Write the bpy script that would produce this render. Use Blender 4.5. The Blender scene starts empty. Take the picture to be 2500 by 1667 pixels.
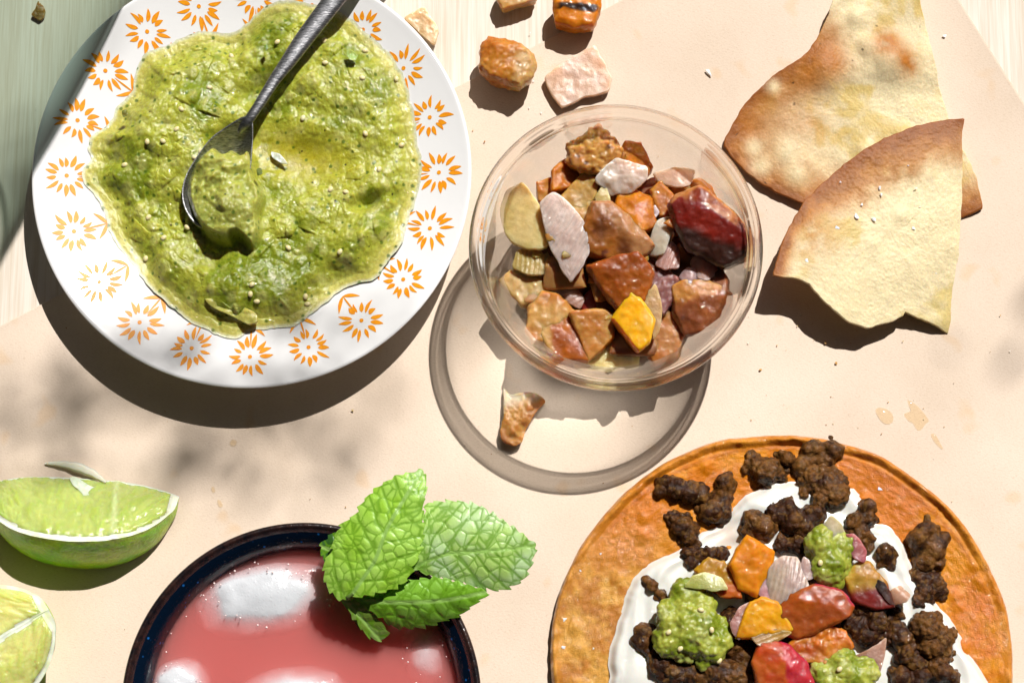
import bpy, bmesh, math, random
import numpy as np
from mathutils import Vector, Matrix

# ------------------------------------------------------------------ camera, world, sun, exposure
SC = bpy.context.scene
COL = SC.collection
D, TILT, WID = 0.75, math.radians(11.5), 0.353
cam_d = bpy.data.cameras.new("camera")
cam = bpy.data.objects.new("camera", cam_d)
COL.objects.link(cam)
cam.location = (0, -D*math.sin(TILT), D*math.cos(TILT))
cam.rotation_euler = (TILT, 0, 0)
cam_d.sensor_width = 36
cam_d.lens = 36*D/WID
cam_d.clip_start, cam_d.clip_end = 0.02, 60
SC.camera = cam

SUN_EL, SUN_AZ = math.radians(52), math.radians(27)
wd = bpy.data.worlds.new("World"); SC.world = wd; wd.use_nodes = True
wn = wd.node_tree.nodes
sky = wn.new("ShaderNodeTexSky"); sky.sky_type = 'NISHITA'; sky.sun_disc = False
sky.sun_elevation, sky.sun_rotation = SUN_EL, SUN_AZ
sky.air_density, sky.dust_density, sky.ozone_density = 0.03, 0.9, 0.0
wd.node_tree.links.new(sky.outputs[0], wn["Background"].inputs[0])
wn["Background"].inputs[1].default_value = 0.05
sun_d = bpy.data.lights.new("sun", 'SUN'); sun_d.energy = 5.0; sun_d.angle = math.radians(0.53)
sun_d.color = (1.0, 0.965, 0.92)
sun = bpy.data.objects.new("sun", sun_d); COL.objects.link(sun)
SDIR = Vector((math.sin(SUN_AZ)*math.cos(SUN_EL), math.cos(SUN_AZ)*math.cos(SUN_EL), math.sin(SUN_EL)))
sun.rotation_euler = (-SDIR).to_track_quat('-Z', 'Y').to_euler()
sun.location = SDIR*2
SC.view_settings.view_transform = 'Standard'; SC.view_settings.look = 'None'
SC.view_settings.exposure = 0.2; SC.view_settings.gamma = 1.0
SC.render.engine = 'CYCLES'
cy = SC.cycles
cy.use_denoising = True
cy.max_bounces, cy.diffuse_bounces, cy.glossy_bounces = 14, 4, 5
cy.transmission_bounces, cy.transparent_max_bounces, cy.volume_bounces = 12, 24, 6
cy.sample_clamp_indirect = 6
cy.blur_glossy = 0.5

# ------------------------------------------------------------------ photo pixel (2500 wide) at height z -> metres on that plane
_c = np.array(cam.location); _u = np.array((0, math.cos(TILT), math.sin(TILT))); _f = np.array((0, math.sin(TILT), -math.cos(TILT)))
def w(x, y, z=0.0):
    x = np.asarray(x, float); y = np.asarray(y, float)
    nx = (x-1250)/2500*WID; ny = (833.5-y)/2500*WID
    d = nx[..., None]*np.array((1., 0, 0)) + ny[..., None]*_u + D*_f
    k = (z-_c[2])/d[..., 2]
    return (_c + d*k[..., None])[..., :2]
def wp(pts, z): a = np.array(pts, float); return w(a[:, 0], a[:, 1], z)
def FZ(k, ox=0, oy=0): return lambda pts: [(ox+p[0]*k, oy+p[1]*k)+tuple(p[2:]) for p in pts]
fA, fB, fT = FZ(.6376), FZ(.47198, 1100, 220), FZ(.5102, 1300, 1000)
fM, fL, fC, fF = FZ(.44643, 300, 1100), FZ(.3935, 0, 1050), FZ(.57393, 1650, 0), FZ(1.06293)
fS = FZ(.38259, 1000, 0)
MM = 0.001
PX = .353/2500

# ------------------------------------------------------------------ noise
def _hash(ix, iy, iz, seed):
    h = (ix.astype(np.uint32)*np.uint32(374761393) ^ iy.astype(np.uint32)*np.uint32(668265263) ^ iz.astype(np.uint32)*np.uint32(2147483647)) + np.uint32(seed*974711 & 0xffffffff)
    h = (h ^ (h >> np.uint32(13)))*np.uint32(1274126177)
    h = (h ^ (h >> np.uint32(15)))*np.uint32(2246822519)
    h ^= h >> np.uint32(13)
    return (h & np.uint32(0xffffff)).astype(np.float64)/0xffffff
def vnoise(P, sc, seed=0):
    Q = P/sc + seed*17.31 + 1000.0
    i = np.floor(Q).astype(np.int64); f = Q-i; f = f*f*f*(f*(f*6-15)+10)
    r = 0
    for a in (0, 1):
        for b in (0, 1):
            for c in (0, 1):
                wt = (f[:, 0] if a else 1-f[:, 0])*(f[:, 1] if b else 1-f[:, 1])*(f[:, 2] if c else 1-f[:, 2])
                r = r + wt*_hash(i[:, 0]+a, i[:, 1]+b, i[:, 2]+c, seed)
    return r*2-1
def fbm(P, sc, oc=3, seed=0, gain=.5):
    r, a, t = 0, 1.0, 0
    for k in range(oc):
        r = r + a*vnoise(P, sc/2**k, seed+k*7); t += a; a *= gain
    return r/t
def worley(P, sc, seed=0):
    Q = P/sc + 500.0
    i = np.floor(Q).astype(np.int64)
    f1 = np.full(len(P), 9.); f2 = np.full(len(P), 9.); cid = np.zeros(len(P))
    for a in (-1, 0, 1):
        for b in (-1, 0, 1):
            for c in (-1, 0, 1):
                j = i+np.array((a, b, c))
                hx, hy, hz = (_hash(j[:, 0], j[:, 1], j[:, 2], seed+s) for s in (1, 2, 3))
                d = np.sqrt((j[:, 0]+hx-Q[:, 0])**2 + (j[:, 1]+hy-Q[:, 1])**2 + (j[:, 2]+hz-Q[:, 2])**2)
                m = d < f1
                f2 = np.where(m, f1, np.minimum(f2, d)); f1 = np.where(m, d, f1); cid = np.where(m, hx, cid)
    return f1, f2, cid
def P3(xy, z=0): return np.column_stack([xy[:, 0], xy[:, 1], np.broadcast_to(z, len(xy))])
def ss(x, a, b): t = np.clip((x-a)/(b-a), 0, 1); return t*t*(3-2*t)
def mix(c1, c2, t): t = np.asarray(t)[:, None]; return np.asarray(c1)*(1-t) + np.asarray(c2)*t

# ------------------------------------------------------------------ objects
def tag(o, label=None, cat=None, group=None, kind=None):
    if label: o["label"] = label
    if cat: o["category"] = cat
    if group: o["group"] = group
    if kind: o["kind"] = kind
    return o
def empty(name, loc, label, cat, group=None):
    o = bpy.data.objects.new(name, None); o.empty_display_size = .01; COL.objects.link(o); o.location = loc
    bpy.context.view_layer.update()
    return tag(o, label, cat, group)
def mesh_obj(name, V, F, mat, col=None, parent=None, smooth=True, origin=None):
    """one mesh object; V in world metres; its origin is put at the base centre"""
    V = np.asarray(V, float)
    if origin is None: origin = np.array(((V[:, 0].min()+V[:, 0].max())/2, (V[:, 1].min()+V[:, 1].max())/2, V[:, 2].min()))
    me = bpy.data.meshes.new(name)
    if isinstance(F, np.ndarray):
        F = F.astype(np.int32); n = len(F); k = F.shape[1]
        me.vertices.add(len(V)); me.vertices.foreach_set("co", (V-origin).astype(np.float32).ravel())
        me.loops.add(n*k); me.loops.foreach_set("vertex_index", F.ravel())
        me.polygons.add(n); me.polygons.foreach_set("loop_start", np.arange(0, n*k, k, dtype=np.int32))
        me.polygons.foreach_set("loop_total", np.full(n, k, dtype=np.int32))
    else:
        me.from_pydata((V-origin).tolist(), [], F)
    me.update(calc_edges=True); me.validate()
    if smooth: me.polygons.foreach_set("use_smooth", np.ones(len(me.polygons), bool))
    if col is not None:
        ca = me.color_attributes.new("Col", 'FLOAT_COLOR', 'POINT')
        c4 = np.ones((len(V), 4), np.float32); c4[:, :3] = np.clip(np.broadcast_to(col, (len(V), 3)), 0, 1)
        ca.data.foreach_set("color", c4.ravel())
    me.materials.append(mat)
    o = bpy.data.objects.new(name, me); COL.objects.link(o)
    if parent:
        o.parent = parent
        pl = Vector((0, 0, 0)); q = parent
        while q: pl += q.location; q = q.parent
        o.location = Vector(origin)-pl
    else: o.location = origin
    return o
def joinvf(items):
    V, F, n = [], [], 0
    for v, f in items:
        V.append(np.asarray(v)); F += [tuple(int(i)+n for i in q) for q in f]; n += len(v)
    return np.vstack(V), F

# solids by voxel remesh, so every piece gets an even skin that can be roughened
def remesh(items, voxel, smooth=4, fac=.5):
    V, F = joinvf(items)
    me = bpy.data.meshes.new("t"); me.from_pydata((V*100).tolist(), [], F)
    o = bpy.data.objects.new("t", me); COL.objects.link(o)
    m = o.modifiers.new("r", 'REMESH'); m.mode = 'VOXEL'; m.voxel_size = voxel*100
    if smooth:
        s = o.modifiers.new("s", 'SMOOTH'); s.factor = fac; s.iterations = smooth
    dg = bpy.context.evaluated_depsgraph_get()
    me2 = bpy.data.meshes.new_from_object(o.evaluated_get(dg))
    n = len(me2.vertices); co = np.zeros(n*3, np.float32); me2.vertices.foreach_get("co", co)
    no = np.zeros(n*3, np.float32); me2.vertex_normals.foreach_get("vector", no)
    nl = len(me2.polygons); lv = np.zeros(nl*4, np.int32); me2.loops.foreach_get("vertex_index", lv)
    bpy.data.objects.remove(o); bpy.data.meshes.remove(me); bpy.data.meshes.remove(me2)
    return co.reshape(-1, 3).astype(float)/100, lv.reshape(-1, 4), no.reshape(-1, 3).astype(float)
def hull(pts):
    bm = bmesh.new()
    for p in pts: bm.verts.new(p)
    r = bmesh.ops.convex_hull(bm, input=bm.verts[:])
    bmesh.ops.delete(bm, geom=[g for g in r["geom_interior"] if isinstance(g, bmesh.types.BMVert)], context='VERTS')
    bm.verts.index_update()
    V = np.array([v.co[:] for v in bm.verts]); F = [tuple(v.index for v in f.verts) for f in bm.faces]
    bm.free(); return V, F
_bm = bmesh.new(); bmesh.ops.create_icosphere(_bm, subdivisions=2, radius=1)
_bm.verts.index_update()
ICO = (np.array([v.co[:] for v in _bm.verts]), [tuple(v.index for v in f.verts) for f in _bm.faces]); _bm.free()
def ball(c, r): return ICO[0]*np.asarray(r)+np.asarray(c), ICO[1]
def lathe(prof, n=128, c=(0, 0), close=False):
    prof = np.array(prof, float); m = len(prof); th = np.arange(n)*2*math.pi/n
    V = np.stack([c[0]+prof[:, 0, None]*np.cos(th), c[1]+prof[:, 0, None]*np.sin(th), np.repeat(prof[:, 1, None], n, 1)], -1).reshape(-1, 3)
    i = np.arange(m if close else m-1)[:, None]; j = np.arange(n)[None, :]; i2 = (i+1) % m; j2 = (j+1) % n
    F = np.stack([i*n+j, i*n+j2, i2*n+j2, i2*n+j], -1).reshape(-1, 4)
    return V, F
def smooth_curve(p, n=8, closed=True):
    p = np.array(p, float); out = []
    N = len(p)
    for i in range(N if closed else N-1):
        if closed: a, b, c, d = p[i-1], p[i], p[(i+1) % N], p[(i+2) % N]
        else: a, b, c, d = p[max(i-1, 0)], p[i], p[i+1], p[min(i+2, N-1)]
        for k in range(n):
            t = k/n
            out.append(.5*((2*b)+(c-a)*t+(2*a-5*b+4*c-d)*t*t+(3*b-a-3*c+d)*t**3))
    if not closed: out.append(p[-1])
    return np.array(out)
def soft_poly(p, n=7, it=3):
    """closed outline with straight sides and only slightly rounded corners"""
    p = np.array(p, float); q = np.vstack([p+(np.roll(p, -1, 0)-p)*k/n for k in range(n)]).reshape(n, -1, 2).transpose(1, 0, 2).reshape(-1, 2)
    for _ in range(it): q = q*.5+.25*(np.roll(q, 1, 0)+np.roll(q, -1, 0))
    return q
def radial(outline, c, nt):
    """distance from c to the outline in nt directions"""
    th = np.arange(nt)*2*math.pi/nt; dx, dy = np.cos(th), np.sin(th)
    A = np.asarray(outline)-c; B = np.roll(A, -1, 0); E = B-A
    den = dx[:, None]*E[None, :, 1]-dy[:, None]*E[None, :, 0]
    den = np.where(abs(den) < 1e-12, 1e-12, den)
    t = (A[None, :, 0]*E[None, :, 1]-A[None, :, 1]*E[None, :, 0])/den
    s = (A[None, :, 0]*dy[:, None]-A[None, :, 1]*dx[:, None])/den
    ok = (s >= -1e-6) & (s <= 1+1e-6) & (t > 0)
    t = np.where(ok, t, -1).max(1)
    bad = t <= 0
    if bad.any(): t[bad] = np.median(t[~bad])
    return t
def polar_sheet(outline, c, nr, nt, zf, thick=None, edge=.03, power=.8):
    """sheet over a star-shaped outline; zf(xy, d, rho) gives the top height (d = metres to the border); thick closes it into a slab"""
    c = np.asarray(c, float); R = radial(outline, c, nt); th = np.arange(nt)*2*math.pi/nt
    rho = (np.arange(1, nr+1)/nr)**power
    if thick is not None: rho = np.concatenate([rho[rho < 1-edge], [1-edge, 1-edge*.3]])
    X = c[0]+rho[:, None]*R*np.cos(th); Y = c[1]+rho[:, None]*R*np.sin(th)
    xy = np.vstack([c[None, :], np.stack([X, Y], -1).reshape(-1, 2)])
    rr = np.concatenate([[0], np.repeat(rho, nt)]); d = np.concatenate([[R.mean()], ((1-rho)[:, None]*R[None, :]).ravel()])
    z = zf(xy, d, rr)
    V = P3(xy, z); m = len(rho)
    F = [(0, 1+j, 1+(j+1) % nt) for j in range(nt)]
    def quads(a, b): return [(a+j, b+j, b+(j+1) % nt, a+(j+1) % nt) for j in range(nt)]
    for i in range(m-1): F += quads(1+i*nt, 1+(i+1)*nt)
    if thick is not None:
        n0 = len(V); th_ = thick if callable(thick) else (lambda q: np.full(len(q), thick))
        lo = V.copy(); lo[:, 2] -= th_(xy)
        last = V[1+(m-1)*nt:].copy(); c3 = np.array([c[0], c[1], 0])
        rim = last.copy(); rim[:, :2] = c+(last[:, :2]-c)/(1-edge*.3); rim[:, 2] -= th_(last[:, :2])*.5
        V = np.vstack([V, rim, lo]); nri = n0; nlo = n0+nt
        F += quads(1+(m-1)*nt, nri); F += quads(nri, nlo+1+(m-1)*nt)
        for i in range(m-1): F += [tuple(reversed(q)) for q in quads(nlo+1+i*nt, nlo+1+(i+1)*nt)]
        F += [(nlo, nlo+1+(j+1) % nt, nlo+1+j) for j in range(nt)]
        xy = V[:, :2]; d = np.concatenate([d, np.zeros(nt), d]); rr = np.concatenate([rr, np.ones(nt), rr])
    return V, F, d, rr
def quadfit(ctrl):
    """smooth height surface through control points (x, y, z), second order"""
    C = np.array(ctrl); c0 = C[:, :2].mean(0)
    def B(p): q = (p-c0)/.03; return np.column_stack([np.ones(len(q)), q[:, 0], q[:, 1], q[:, 0]**2, q[:, 0]*q[:, 1], q[:, 1]**2])
    A = B(C[:, :2]); k = np.linalg.solve(A.T@A+1e-3*np.eye(6), A.T@C[:, 2])
    return lambda p: B(p)@k

# ------------------------------------------------------------------ materials
def mat(name):
    m = bpy.data.materials.new(name); m.use_nodes = True
    nt = m.node_tree; return m, nt.nodes, nt.links, nt.nodes["Principled BSDF"]
def noise_node(N, L, scale, detail=4, rough=.55, coord='Object', vec=None):
    t = N.new("ShaderNodeTexNoise"); t.inputs["Scale"].default_value = scale; t.inputs["Detail"].default_value = detail; t.inputs["Roughness"].default_value = rough
    if vec is None: tc = N.new("ShaderNodeTexCoord"); vec = tc.outputs[coord]
    L.new(vec, t.inputs["Vector"]); return t
def bump_node(N, L, h, strength, dist, normal=None):
    b = N.new("ShaderNodeBump"); b.inputs["Strength"].default_value = strength; b.inputs["Distance"].default_value = dist
    L.new(h, b.inputs["Height"])
    if normal: L.new(normal, b.inputs["Normal"])
    return b.outputs[0]
def food(name, rough=.3, sss=.2, sscale=.002, bump=(900, .6, .0004), bump2=None, vary=.25, vscale=700, coat=0., spec=.5, rvar=0, srad=(1, .5, .22), trans=0., glint=1100):
    """food skin: colour from the piece's own colour attribute times fine procedural mottling"""
    m, N, L, B = mat(name)
    at = N.new("ShaderNodeAttribute"); at.attribute_name = "Col"
    n1 = noise_node(N, L, vscale, 5)
    mr = N.new("ShaderNodeMapRange"); mr.inputs["From Min"].default_value = .25; mr.inputs["From Max"].default_value = .75
    mr.inputs["To Min"].default_value = 1-vary; mr.inputs["To Max"].default_value = 1+vary
    L.new(n1.outputs[0], mr.inputs["Value"])
    mx = N.new("ShaderNodeMix"); mx.data_type = 'RGBA'; mx.blend_type = 'MULTIPLY'; mx.inputs[0].default_value = 1
    L.new(at.outputs["Color"], mx.inputs[6]); L.new(mr.outputs[0], mx.inputs[7])
    L.new(mx.outputs[2], B.inputs["Base Color"])
    B.inputs["Roughness"].default_value = rough
    if rvar:
        n3 = noise_node(N, L, vscale*.5, 2); m3 = N.new("ShaderNodeMapRange")
        m3.inputs["From Min"].default_value = .35; m3.inputs["From Max"].default_value = .65
        m3.inputs["To Min"].default_value = rough; m3.inputs["To Max"].default_value = rough+rvar
        L.new(n3.outputs[0], m3.inputs["Value"]); L.new(m3.outputs[0], B.inputs["Roughness"])
    B.inputs["Subsurface Weight"].default_value = sss; B.inputs["Subsurface Scale"].default_value = sscale; B.inputs["Subsurface Radius"].default_value = srad
    B.inputs["Coat Weight"].default_value = coat; B.inputs["Coat Roughness"].default_value = .06
    B.inputs["Specular IOR Level"].default_value = spec
    if trans: B.inputs["Transmission Weight"].default_value = trans
    nb = noise_node(N, L, bump[0], 4)
    o = bump_node(N, L, nb.outputs[0], bump[1], bump[2])
    if bump2:
        nb2 = noise_node(N, L, bump2[0], 3); o = bump_node(N, L, nb2.outputs[0], bump2[1], bump2[2], o)
    L.new(o, B.inputs["Normal"])
    if coat:
        # wet film in patches: a glossy coat with its own small ripples, which breaks up into glints
        ng = noise_node(N, L, glint, 2, .5); L.new(bump_node(N, L, ng.outputs[0], 1., .45/glint, o), B.inputs["Coat Normal"])
        nw = noise_node(N, L, glint*.22, 3); mw = N.new("ShaderNodeMapRange"); mw.inputs["From Min"].default_value = .42; mw.inputs["From Max"].default_value = .6
        mw.inputs["To Min"].default_value = 0; mw.inputs["To Max"].default_value = min(1, coat*1.6); L.new(nw.outputs[0], mw.inputs["Value"]); L.new(mw.outputs[0], B.inputs["Coat Weight"])
    return m
def schlick(N, L, f0=.03):
    """surface reflectance that is the same from both sides"""
    lw = N.new("ShaderNodeLayerWeight"); lw.inputs["Blend"].default_value = .5
    pw = N.new("ShaderNodeMath"); pw.operation = 'POWER'; pw.inputs[1].default_value = 4.; L.new(lw.outputs["Facing"], pw.inputs[0])
    ma = N.new("ShaderNodeMath"); ma.operation = 'MULTIPLY_ADD'; ma.inputs[1].default_value = 1-f0; ma.inputs[2].default_value = f0; L.new(pw.outputs[0], ma.inputs[0])
    return ma.outputs[0]
M_VEG = food("glazed_vegetable", .34, .9, .0045, (700, .2, .0003), (2400, .2, .00012), .14, 420, .9, spec=.25, rvar=.25, srad=(1, .4, .1), glint=900)
M_ONION = food("cooked_onion", .26, .95, .007, (600, .35, .0004), (2200, .4, .00018), .14, 400, .5, rvar=.2, srad=(1, .7, .5))
M_MEAT = food("browned_meat", .3, .1, .001, (1100, .6, .0005), (2800, .7, .0003), .6, 700, .5, spec=.15, rvar=.4, glint=1500)
M_SALSA = food("tomatillo_salsa", .26, .6, .004, (900, .3, .0003), (2400, .45, .0002), .22, 900, .95, spec=.3, rvar=.2, glint=1000)
M_CREMA = food("sour_cream", .3, .3, .003, (150, .2, .0005), None, .02, 300, .2)
M_CHIP = food("fried_chip", .5, .2, .003, (1200, .45, .0003), (3500, .35, .00015), .13, 1500, 0, spec=.25)
M_TOSTADA = food("fried_tostada", .26, .15, .002, (900, .5, .0003), (2600, .8, .00025), .16, 900, .9, spec=.2, rvar=.3, glint=1500)
M_RIND = food("lime_rind", .3, .6, .006, (900, .7, .0005), None, .2, 900, .2)
M_PITH = food("lime_pith", .5, .4, .003, (900, .4, .0003), None, .05, 500, 0)
M_FLESH = food("lime_flesh", .16, .9, .008, (700, .4, .0004), (2200, .5, .0002), .1, 350, .5)
M_SEED = food("pale_seed", .3, .3, .001, (1500, .2, .0001), None, .1, 900, .3)
M_SALT = food("salt_flake", .35, .5, .002, (3000, .5, .0002), None, .03, 900, 0)
# ------------------------------------------------------------------ the setting: pale wooden table and the brown paper on it
def wood_material():
    m, N, L, B = mat("pale_maple")
    tc = N.new("ShaderNodeTexCoord"); mp = N.new("ShaderNodeMapping"); mp.inputs["Scale"].default_value = (9, .5, 1)
    L.new(tc.outputs["Object"], mp.inputs[0])
    n = noise_node(N, L, 12, 6, .6, vec=mp.outputs[0]); mp2 = N.new("ShaderNodeMapping"); mp2.inputs["Scale"].default_value = (900, 25, 1)
    L.new(tc.outputs["Object"], mp2.inputs[0]); n2 = noise_node(N, L, 1, 3, .6, vec=mp2.outputs[0])
    r = N.new("ShaderNodeValToRGB"); r.color_ramp.elements[0].position = .3; r.color_ramp.elements[1].position = .7
    r.color_ramp.elements[0].color = (.66, .59, .50, 1); r.color_ramp.elements[1].color = (.76, .705, .635, 1); L.new(n.outputs[0], r.inputs[0])
    r2 = N.new("ShaderNodeValToRGB"); r2.color_ramp.elements[0].position = .35; r2.color_ramp.elements[1].position = .6
    r2.color_ramp.elements[0].color = (.86, .82, .76, 1); r2.color_ramp.elements[1].color = (1, 1, 1, 1); L.new(n2.outputs[0], r2.inputs[0])
    mx = N.new("ShaderNodeMix"); mx.data_type = 'RGBA'; mx.blend_type = 'MULTIPLY'; mx.inputs[0].default_value = 1
    L.new(r.outputs[0], mx.inputs[6]); L.new(r2.outputs[0], mx.inputs[7]); L.new(mx.outputs[2], B.inputs["Base Color"])
    B.inputs["Roughness"].default_value = .6; B.inputs["Specular IOR Level"].default_value = .25
    L.new(bump_node(N, L, n2.outputs[0], .3, .0003), B.inputs["Normal"])
    return m
def paper_material():
    m, N, L, B = mat("brown_paper")
    n = noise_node(N, L, 16, 5); r = N.new("ShaderNodeValToRGB")
    r.color_ramp.elements[0].position = .35; r.color_ramp.elements[1].position = .7
    r.color_ramp.elements[0].color = (.64, .52, .41, 1); r.color_ramp.elements[1].color = (.735, .61, .50, 1); L.new(n.outputs[0], r.inputs[0])
    # paper fibres: thin stretched flecks in two directions
    tc = N.new("ShaderNodeTexCoord"); last = r.outputs[0]; hs = []
    for ang, sc in ((.4, (900, 2200, 1)), (2.0, (1000, 2400, 1))):
        mp = N.new("ShaderNodeMapping"); mp.inputs["Rotation"].default_value = (0, 0, ang); mp.inputs["Scale"].default_value = sc
        L.new(tc.outputs["Object"], mp.inputs[0]); nf = noise_node(N, L, 1, 3, .6, vec=mp.outputs[0])
        rr = N.new("ShaderNodeValToRGB"); rr.color_ramp.elements[0].position = .28; rr.color_ramp.elements[1].position = .46
        rr.color_ramp.elements[0].color = (.72, .66, .58, 1); rr.color_ramp.elements[1].color = (1, 1, 1, 1); L.new(nf.outputs[0], rr.inputs[0])
        mx = N.new("ShaderNodeMix"); mx.data_type = 'RGBA'; mx.blend_type = 'MULTIPLY'; mx.inputs[0].default_value = .38
        L.new(last, mx.inputs[6]); L.new(rr.outputs[0], mx.inputs[7]); last = mx.outputs[2]; hs.append(nf)
    # a few faint grease stains
    ns = noise_node(N, L, 55, 2); rs = N.new("ShaderNodeValToRGB"); rs.color_ramp.elements[0].position = .64; rs.color_ramp.elements[1].position = .70
    rs.color_ramp.elements[0].color = (1, 1, 1, 1); rs.color_ramp.elements[1].color = (.98, .86, .7, 1); L.new(ns.outputs[0], rs.inputs[0])
    mx = N.new("ShaderNodeMix"); mx.data_type = 'RGBA'; mx.blend_type = 'MULTIPLY'; mx.inputs[0].default_value = .6
    L.new(last, mx.inputs[6]); L.new(rs.outputs[0], mx.inputs[7]); last = mx.outputs[2]
    L.new(last, B.inputs["Base Color"]); B.inputs["Roughness"].default_value = .7; B.inputs["Specular IOR Level"].default_value = .2
    nb = noise_node(N, L, 1500, 3); o = bump_node(N, L, nb.outputs[0], .35, .0002); L.new(o, B.inputs["Normal"])
    return m
V = np.array([(-1.2, -1.0, 0), (1.2, -1.0, 0), (1.2, 1.2, 0), (-1.2, 1.2, 0), (-1.2, -1.0, -.03), (1.2, -1.0, -.03), (1.2, 1.2, -.03), (-1.2, 1.2, -.03)])
table = mesh_obj("table", V, [(0, 1, 2, 3), (7, 6, 5, 4), (0, 4, 5, 1), (1, 5, 6, 2), (2, 6, 7, 3), (3, 7, 4, 0)], wood_material(), smooth=False, origin=np.zeros(3))
tag(table, "pale wooden table top with fine straight grain", "table", kind="structure")

ol = fF([(-260, 880), (0, 751), (300, 594), (700, 384), (1090, 181), (1440, -4), (1800, -190), (2080, -200), (2200, 0), (2352, 242), (2560, 570), (2600, 1900), (-260, 1900)])
ol = wp(ol, 0)
dens = []
for i in range(len(ol)):
    a, b = ol[i], ol[(i+1) % len(ol)]; n = max(2, int(np.linalg.norm(b-a)/.004))
    dens += [a+(b-a)*k/n for k in range(n)]
def zpaper(xy, d, r): return .0007+.0005*fbm(P3(xy), .09, 3, 5)+.00035*np.exp(-d/.004)*(1+fbm(P3(xy), .05, 2, 8))
V, F, d, r = polar_sheet(np.array(dens), w(1350, 1000, 0), 90, 420, zpaper, thick=.00035, edge=.004)
paper = mesh_obj("paper_sheet", V, F, paper_material())
tag(paper, "large sheet of brown kraft paper lying on the wooden table under the food", "paper")
ZP = .0012   # the paper's top

# ------------------------------------------------------------------ plate
pc = (w(75, 415, .019)+w(1151, 415, .019))/2; RP = (w(1151, 415, .019)[0]-w(75, 415, .019)[0])/2
pc = np.array((pc[0], pc[1]))
_pr = np.array([(0, 6.2), (.30, 6.0), (.56, 6.2), (.62, 7.2), (.68, 9.0), (.76, 10.6), (.86, 12.8), (.945, 14.9), (.975, 15.7), (.99, 16.0), (1, 15.6), (.995, 14.8), (.97, 13.9), (.86, 10.6), (.7, 6.2), (.58, 3.2), (.52, 1.5), (.515, 0.0), (.485, 0.0), (.48, 2.4), (.0, 2.8)])
prof = smooth_curve(np.column_stack([_pr[:, 0]*RP, _pr[:, 1]*MM]), 4, closed=False)
prof[:, 0] = np.maximum(prof[:, 0], 1e-5); prof[:, 1] += ZP
_top = prof[:int(np.argmax(prof[:, 0]))]
def zplate(r): return np.interp(r, _top[:, 0], _top[:, 1])
plate = empty("plate", (pc[0], pc[1], ZP), "white enamel plate with an orange flower border holding green salsa", "plate")
m, N, L, B = mat("white_glaze"); B.inputs["Base Color"].default_value = (.76, .76, .765, 1); B.inputs["Roughness"].default_value = .14; B.inputs["Coat Weight"].default_value = .1
n = noise_node(N, L, 60, 3); L.new(bump_node(N, L, n.outputs[0], .12, .0012), B.inputs["Normal"])
M_GLAZE = m
V, F = lathe(prof, 192, pc); mesh_obj("dish", V, F, M_GLAZE, parent=plate)
m, N, L, B = mat("orange_print")
n = noise_node(N, L, 900, 3); r_ = N.new("ShaderNodeValToRGB"); r_.color_ramp.elements[0].position = .3; r_.color_ramp.elements[1].position = .6
r_.color_ramp.elements[0].color = (.74, .23, .008, 1); r_.color_ramp.elements[1].color = (.78, .31, .008, 1)
L.new(n.outputs[0], r_.inputs[0]); L.new(r_.outputs[0], B.inputs["Base Color"]); B.inputs["Roughness"].default_value = .4; B.inputs["Specular IOR Level"].default_value = .25
M_PRINT = m
rng = random.Random(4)
def petal_poly(base, tip, wid, bend, n=7):
    base, tip = np.array(base), np.array(tip); ax = tip-base; nrm = np.array((-ax[1], ax[0])); nrm /= np.linalg.norm(nrm)
    L_, R_ = [], []
    for k in range(n+1):
        t = k/n; wd_ = wid*(math.sin(math.pi*min(1, t**.85)))**.8*(.5+.5*(1-t)**.3)+wid*.10; c = base+ax*t+nrm*bend*math.sin(math.pi*t)
        L_.append(c+nrm*wd_); R_.append(c-nrm*wd_)
    return L_, R_
def strip(L_, R_, V, F, lift=.00013):
    s = len(V)
    for a, b in zip(L_, R_):
        for p in (a, (a+b)/2, b):
            rr = math.hypot(p[0]-pc[0], p[1]-pc[1]); V.append((p[0], p[1], float(zplate(min(rr, RP*.985)))+lift))
    for k in range(len(L_)-1):
        q = s+3*k; F.append((q, q+3, q+4, q+1)); F.append((q+1, q+4, q+5, q+2))
for k in range(20):
    a = math.radians(-89.5+18*k); er = np.array((math.cos(a), math.sin(a))); et = np.array((-er[1], er[0]))
    fc = pc+er*RP*.850
    V, F = [], []
    for q in range(14):
        b = 2*math.pi*(q+.5)/14+rng.uniform(-.1, .1); dv = er*math.cos(b)+et*math.sin(b)*.97
        inn = abs(b-math.pi) < .3
        L_, R_ = petal_poly(fc+dv*RP*rng.uniform(.041, .046), fc+dv*RP*rng.uniform(.084, .114), RP*.0095*rng.uniform(.8, 1.2), RP*rng.uniform(-.006, .006))
        strip(L_, R_, V, F)
    s = len(V)
    for q in range(10):
        b = 2*math.pi*q/10; p = fc+RP*.0098*np.array((math.cos(b), math.sin(b))); V.append((p[0], p[1], float(zplate(np.linalg.norm(p-pc)))+.00013))
    F.append(tuple(range(s, s+10)))
    # the little two-leaved stem on the inner side of each flower
    v0 = pc+er*RP*.70
    L_, R_ = petal_poly(v0, fc-er*RP*.05, RP*.004, 0); strip(L_, R_, V, F, .00017)
    for sg in (-1, 1):
        L_, R_ = petal_poly(v0, pc+er*RP*rng.uniform(.745, .76)+et*sg*RP*.062, RP*.0085, sg*RP*.004); strip(L_, R_, V, F, .00015)
    mesh_obj("flower_print", np.array(V), F, M_PRINT, parent=plate)

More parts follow.
